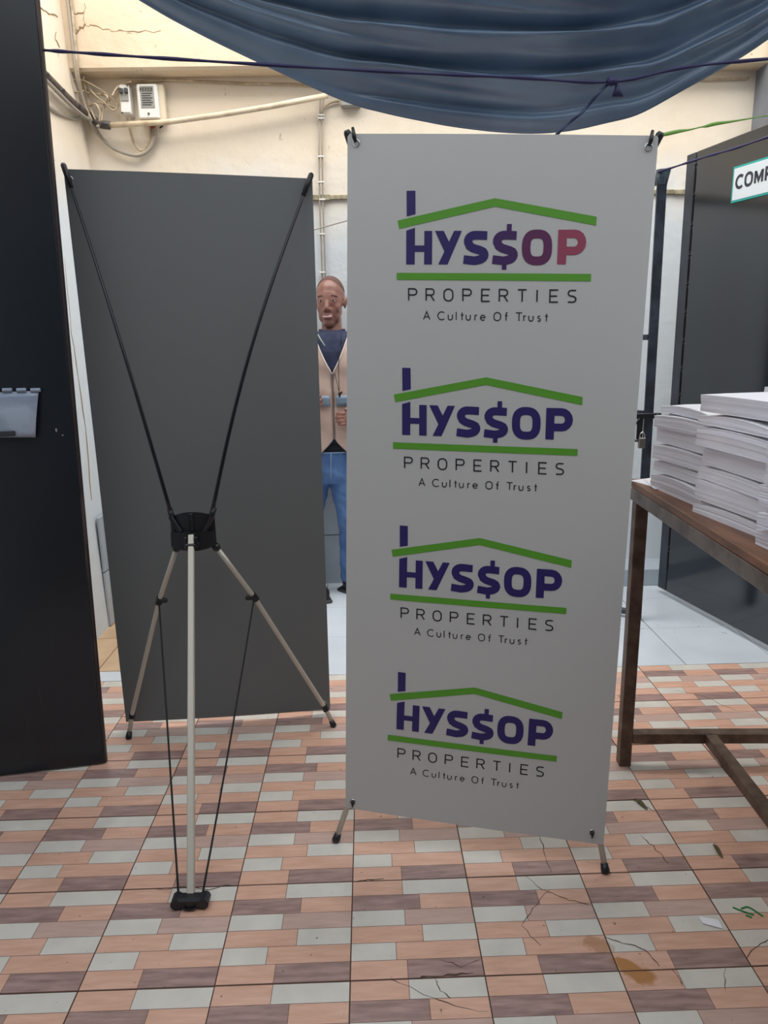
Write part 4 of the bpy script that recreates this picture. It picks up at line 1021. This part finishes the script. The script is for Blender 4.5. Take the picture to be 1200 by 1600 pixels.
# drawcords
b = MB(); b.tube(spline([px_(497, 523, PY - .1), px_(502, 532, PY - .13), px_(508, 541, PY - .135)], 5), .0035, 6); b.build('drawcord', mat('grey_cord', (150, 160, 160), .6), vs_, True)
b = MB(); b.tube(spline([px_(533, 521, PY - .1), px_(533, 530, PY - .135), px_(532.5, 539, PY - .135)], 5), .003, 6)
b.tube(spline([px_(530, 548, PY - .14), px_(529, 575, PY - .145), px_(530, 612, PY - .15)], 5), .0016, 6); b.tube(spline([px_(523, 583, PY - .145), px_(527, 600, PY - .15), px_(530, 612, PY - .15)], 5), .0014, 6); b.build('drawcord', M_blk, vs_, True)
b = MB(); q = px_(531, 615, PY - .152); b.box(q, (.016, .01, .014), bev=.003); b.ell(q + V((.008, 0, .006)), (.006, .005, .005)); b.ell(q + V((-.002, 0, -.012)), (.005, .004, .008)); b.build('cord_clip', M_blk, vs_, True)
# jeans
b = MB(); b.loft([(TC - .02, PY, z, rx, ry) for z, rx, ry in ((.64, .14, .09), (.7, .158, .105), (.76, .158, .107), (.82, .152, .104))])
for s in (-1, 1):
    b.caps(HIP[s] + V((0, 0, -.03)), KN[s], .088, .066, 16); b.caps(KN[s], AN[s] + V((0, 0, .01)), .062, .049, 16)
jn = b.build('jeans', M_jean, man); voxel(jn, .007, 3, .5)
for v in jn.data.vertices:
    w3 = v.co + V((0, 0, 0)); k = .006 * noise.noise(V((w3.x * 9, w3.y * 9, w3.z * 22 + w3.x * 14))) + .003 * noise.noise(V((w3.x * 30, 2, w3.z * 60 + w3.x * 40)))
    v.co += v.normal * k
b = MB(); b.tube([V((TC - .022 - .006 * (k / 5), PY - .109 + .004 * (k / 5), .815 - .027 * k)) for k in range(6)], .0035, 6)
b.tube([V((TC - .02 + .154 * math.cos(a), PY + .106 * math.sin(a), .812)) for a in [2 * PI * k / 32 for k in range(33)]], .004, 6); b.build('seam', M_seam, jn, True)
# shoes
for s in (-1, 1):
    A_ = AN[s]; yawf = .75 * s if s > 0 else .28; R_ = Matrix.Rotation(yawf, 3, 'Z')
    b = MB(); b.ell(A_ + R_ @ V((0, -.02, -.03)), (.043, .07, .05), R_); b.ell(A_ + R_ @ V((0, -.12, -.045)), (.045, .085, .036), R_); b.caps(A_, A_ + V((0, 0, .03)), .042, .04)
    b.box(A_ + R_ @ V((0, -.07, -.068)), (.085, .25, .02), R_, .008); so = b.build('shoe', M_shoe, man); voxel(so, .006, 2, .5)
    for v in so.data.vertices: v.co.z = max(v.co.z, .012)
    b = MB(); b.box(V((A_.x, A_.y, 0)) + R_ @ V((0, -.07, .009)), (.092, .27, .018), R_, .008); b.build('sole', M_sole, so)

# ================================================================ LITTER ON THE FLOOR
def leaf(pa, pb, w_, label):
    a, c = atz(*pa), atz(*pb); d_ = c - a; n_ = V((-d_.y, d_.x, 0)).normalized(); b = MB()
    def fn(u, v):
        ww = w_ * math.sin(PI * min(1, u * .98 + .02)) ** .8 + .0006; return a + d_ * u + n_ * (v - .5) * 2 * ww + V((0, 0, .002 + .006 * math.sin(PI * u) * abs(v - .5) * 2 + .002 * math.sin(7 * u)))
    b.grid(fn, 10, 4, .0006); o = b.build('leaf', M_leaf, smooth=True); tag(o, label, 'leaf')
leaf((992, 1249), (1012, 1266), .006, 'curled dry leaf on the tiles beside the table leg')
leaf((1114, 1320), (1129, 1342), .005, 'small pointed dry leaf on the tiles right of the banner foot')
a = atz(1110, 1442); b = MB(); b.grid(lambda u, v: a + V(((u - .5) * .04, (v - .5) * .022 - (u - .5) * .018, .002 + .004 * u * v)), 4, 3, .0005); tag(b.build('paper_scrap', M_paper), 'torn white paper scrap on the tiles at lower right', 'paper scrap')
for k, pts in enumerate(([(1145, 1418), (1160, 1424), (1178, 1430)], [(1158, 1420), (1170, 1418), (1192, 1432)], [(1165, 1430), (1175, 1434)])):
    b = MB(); b.tube(spline([atz(x, y, .0006) for x, y in pts], 5), .0024, 6); b.build('paint_drip', M_gpaint, floor)
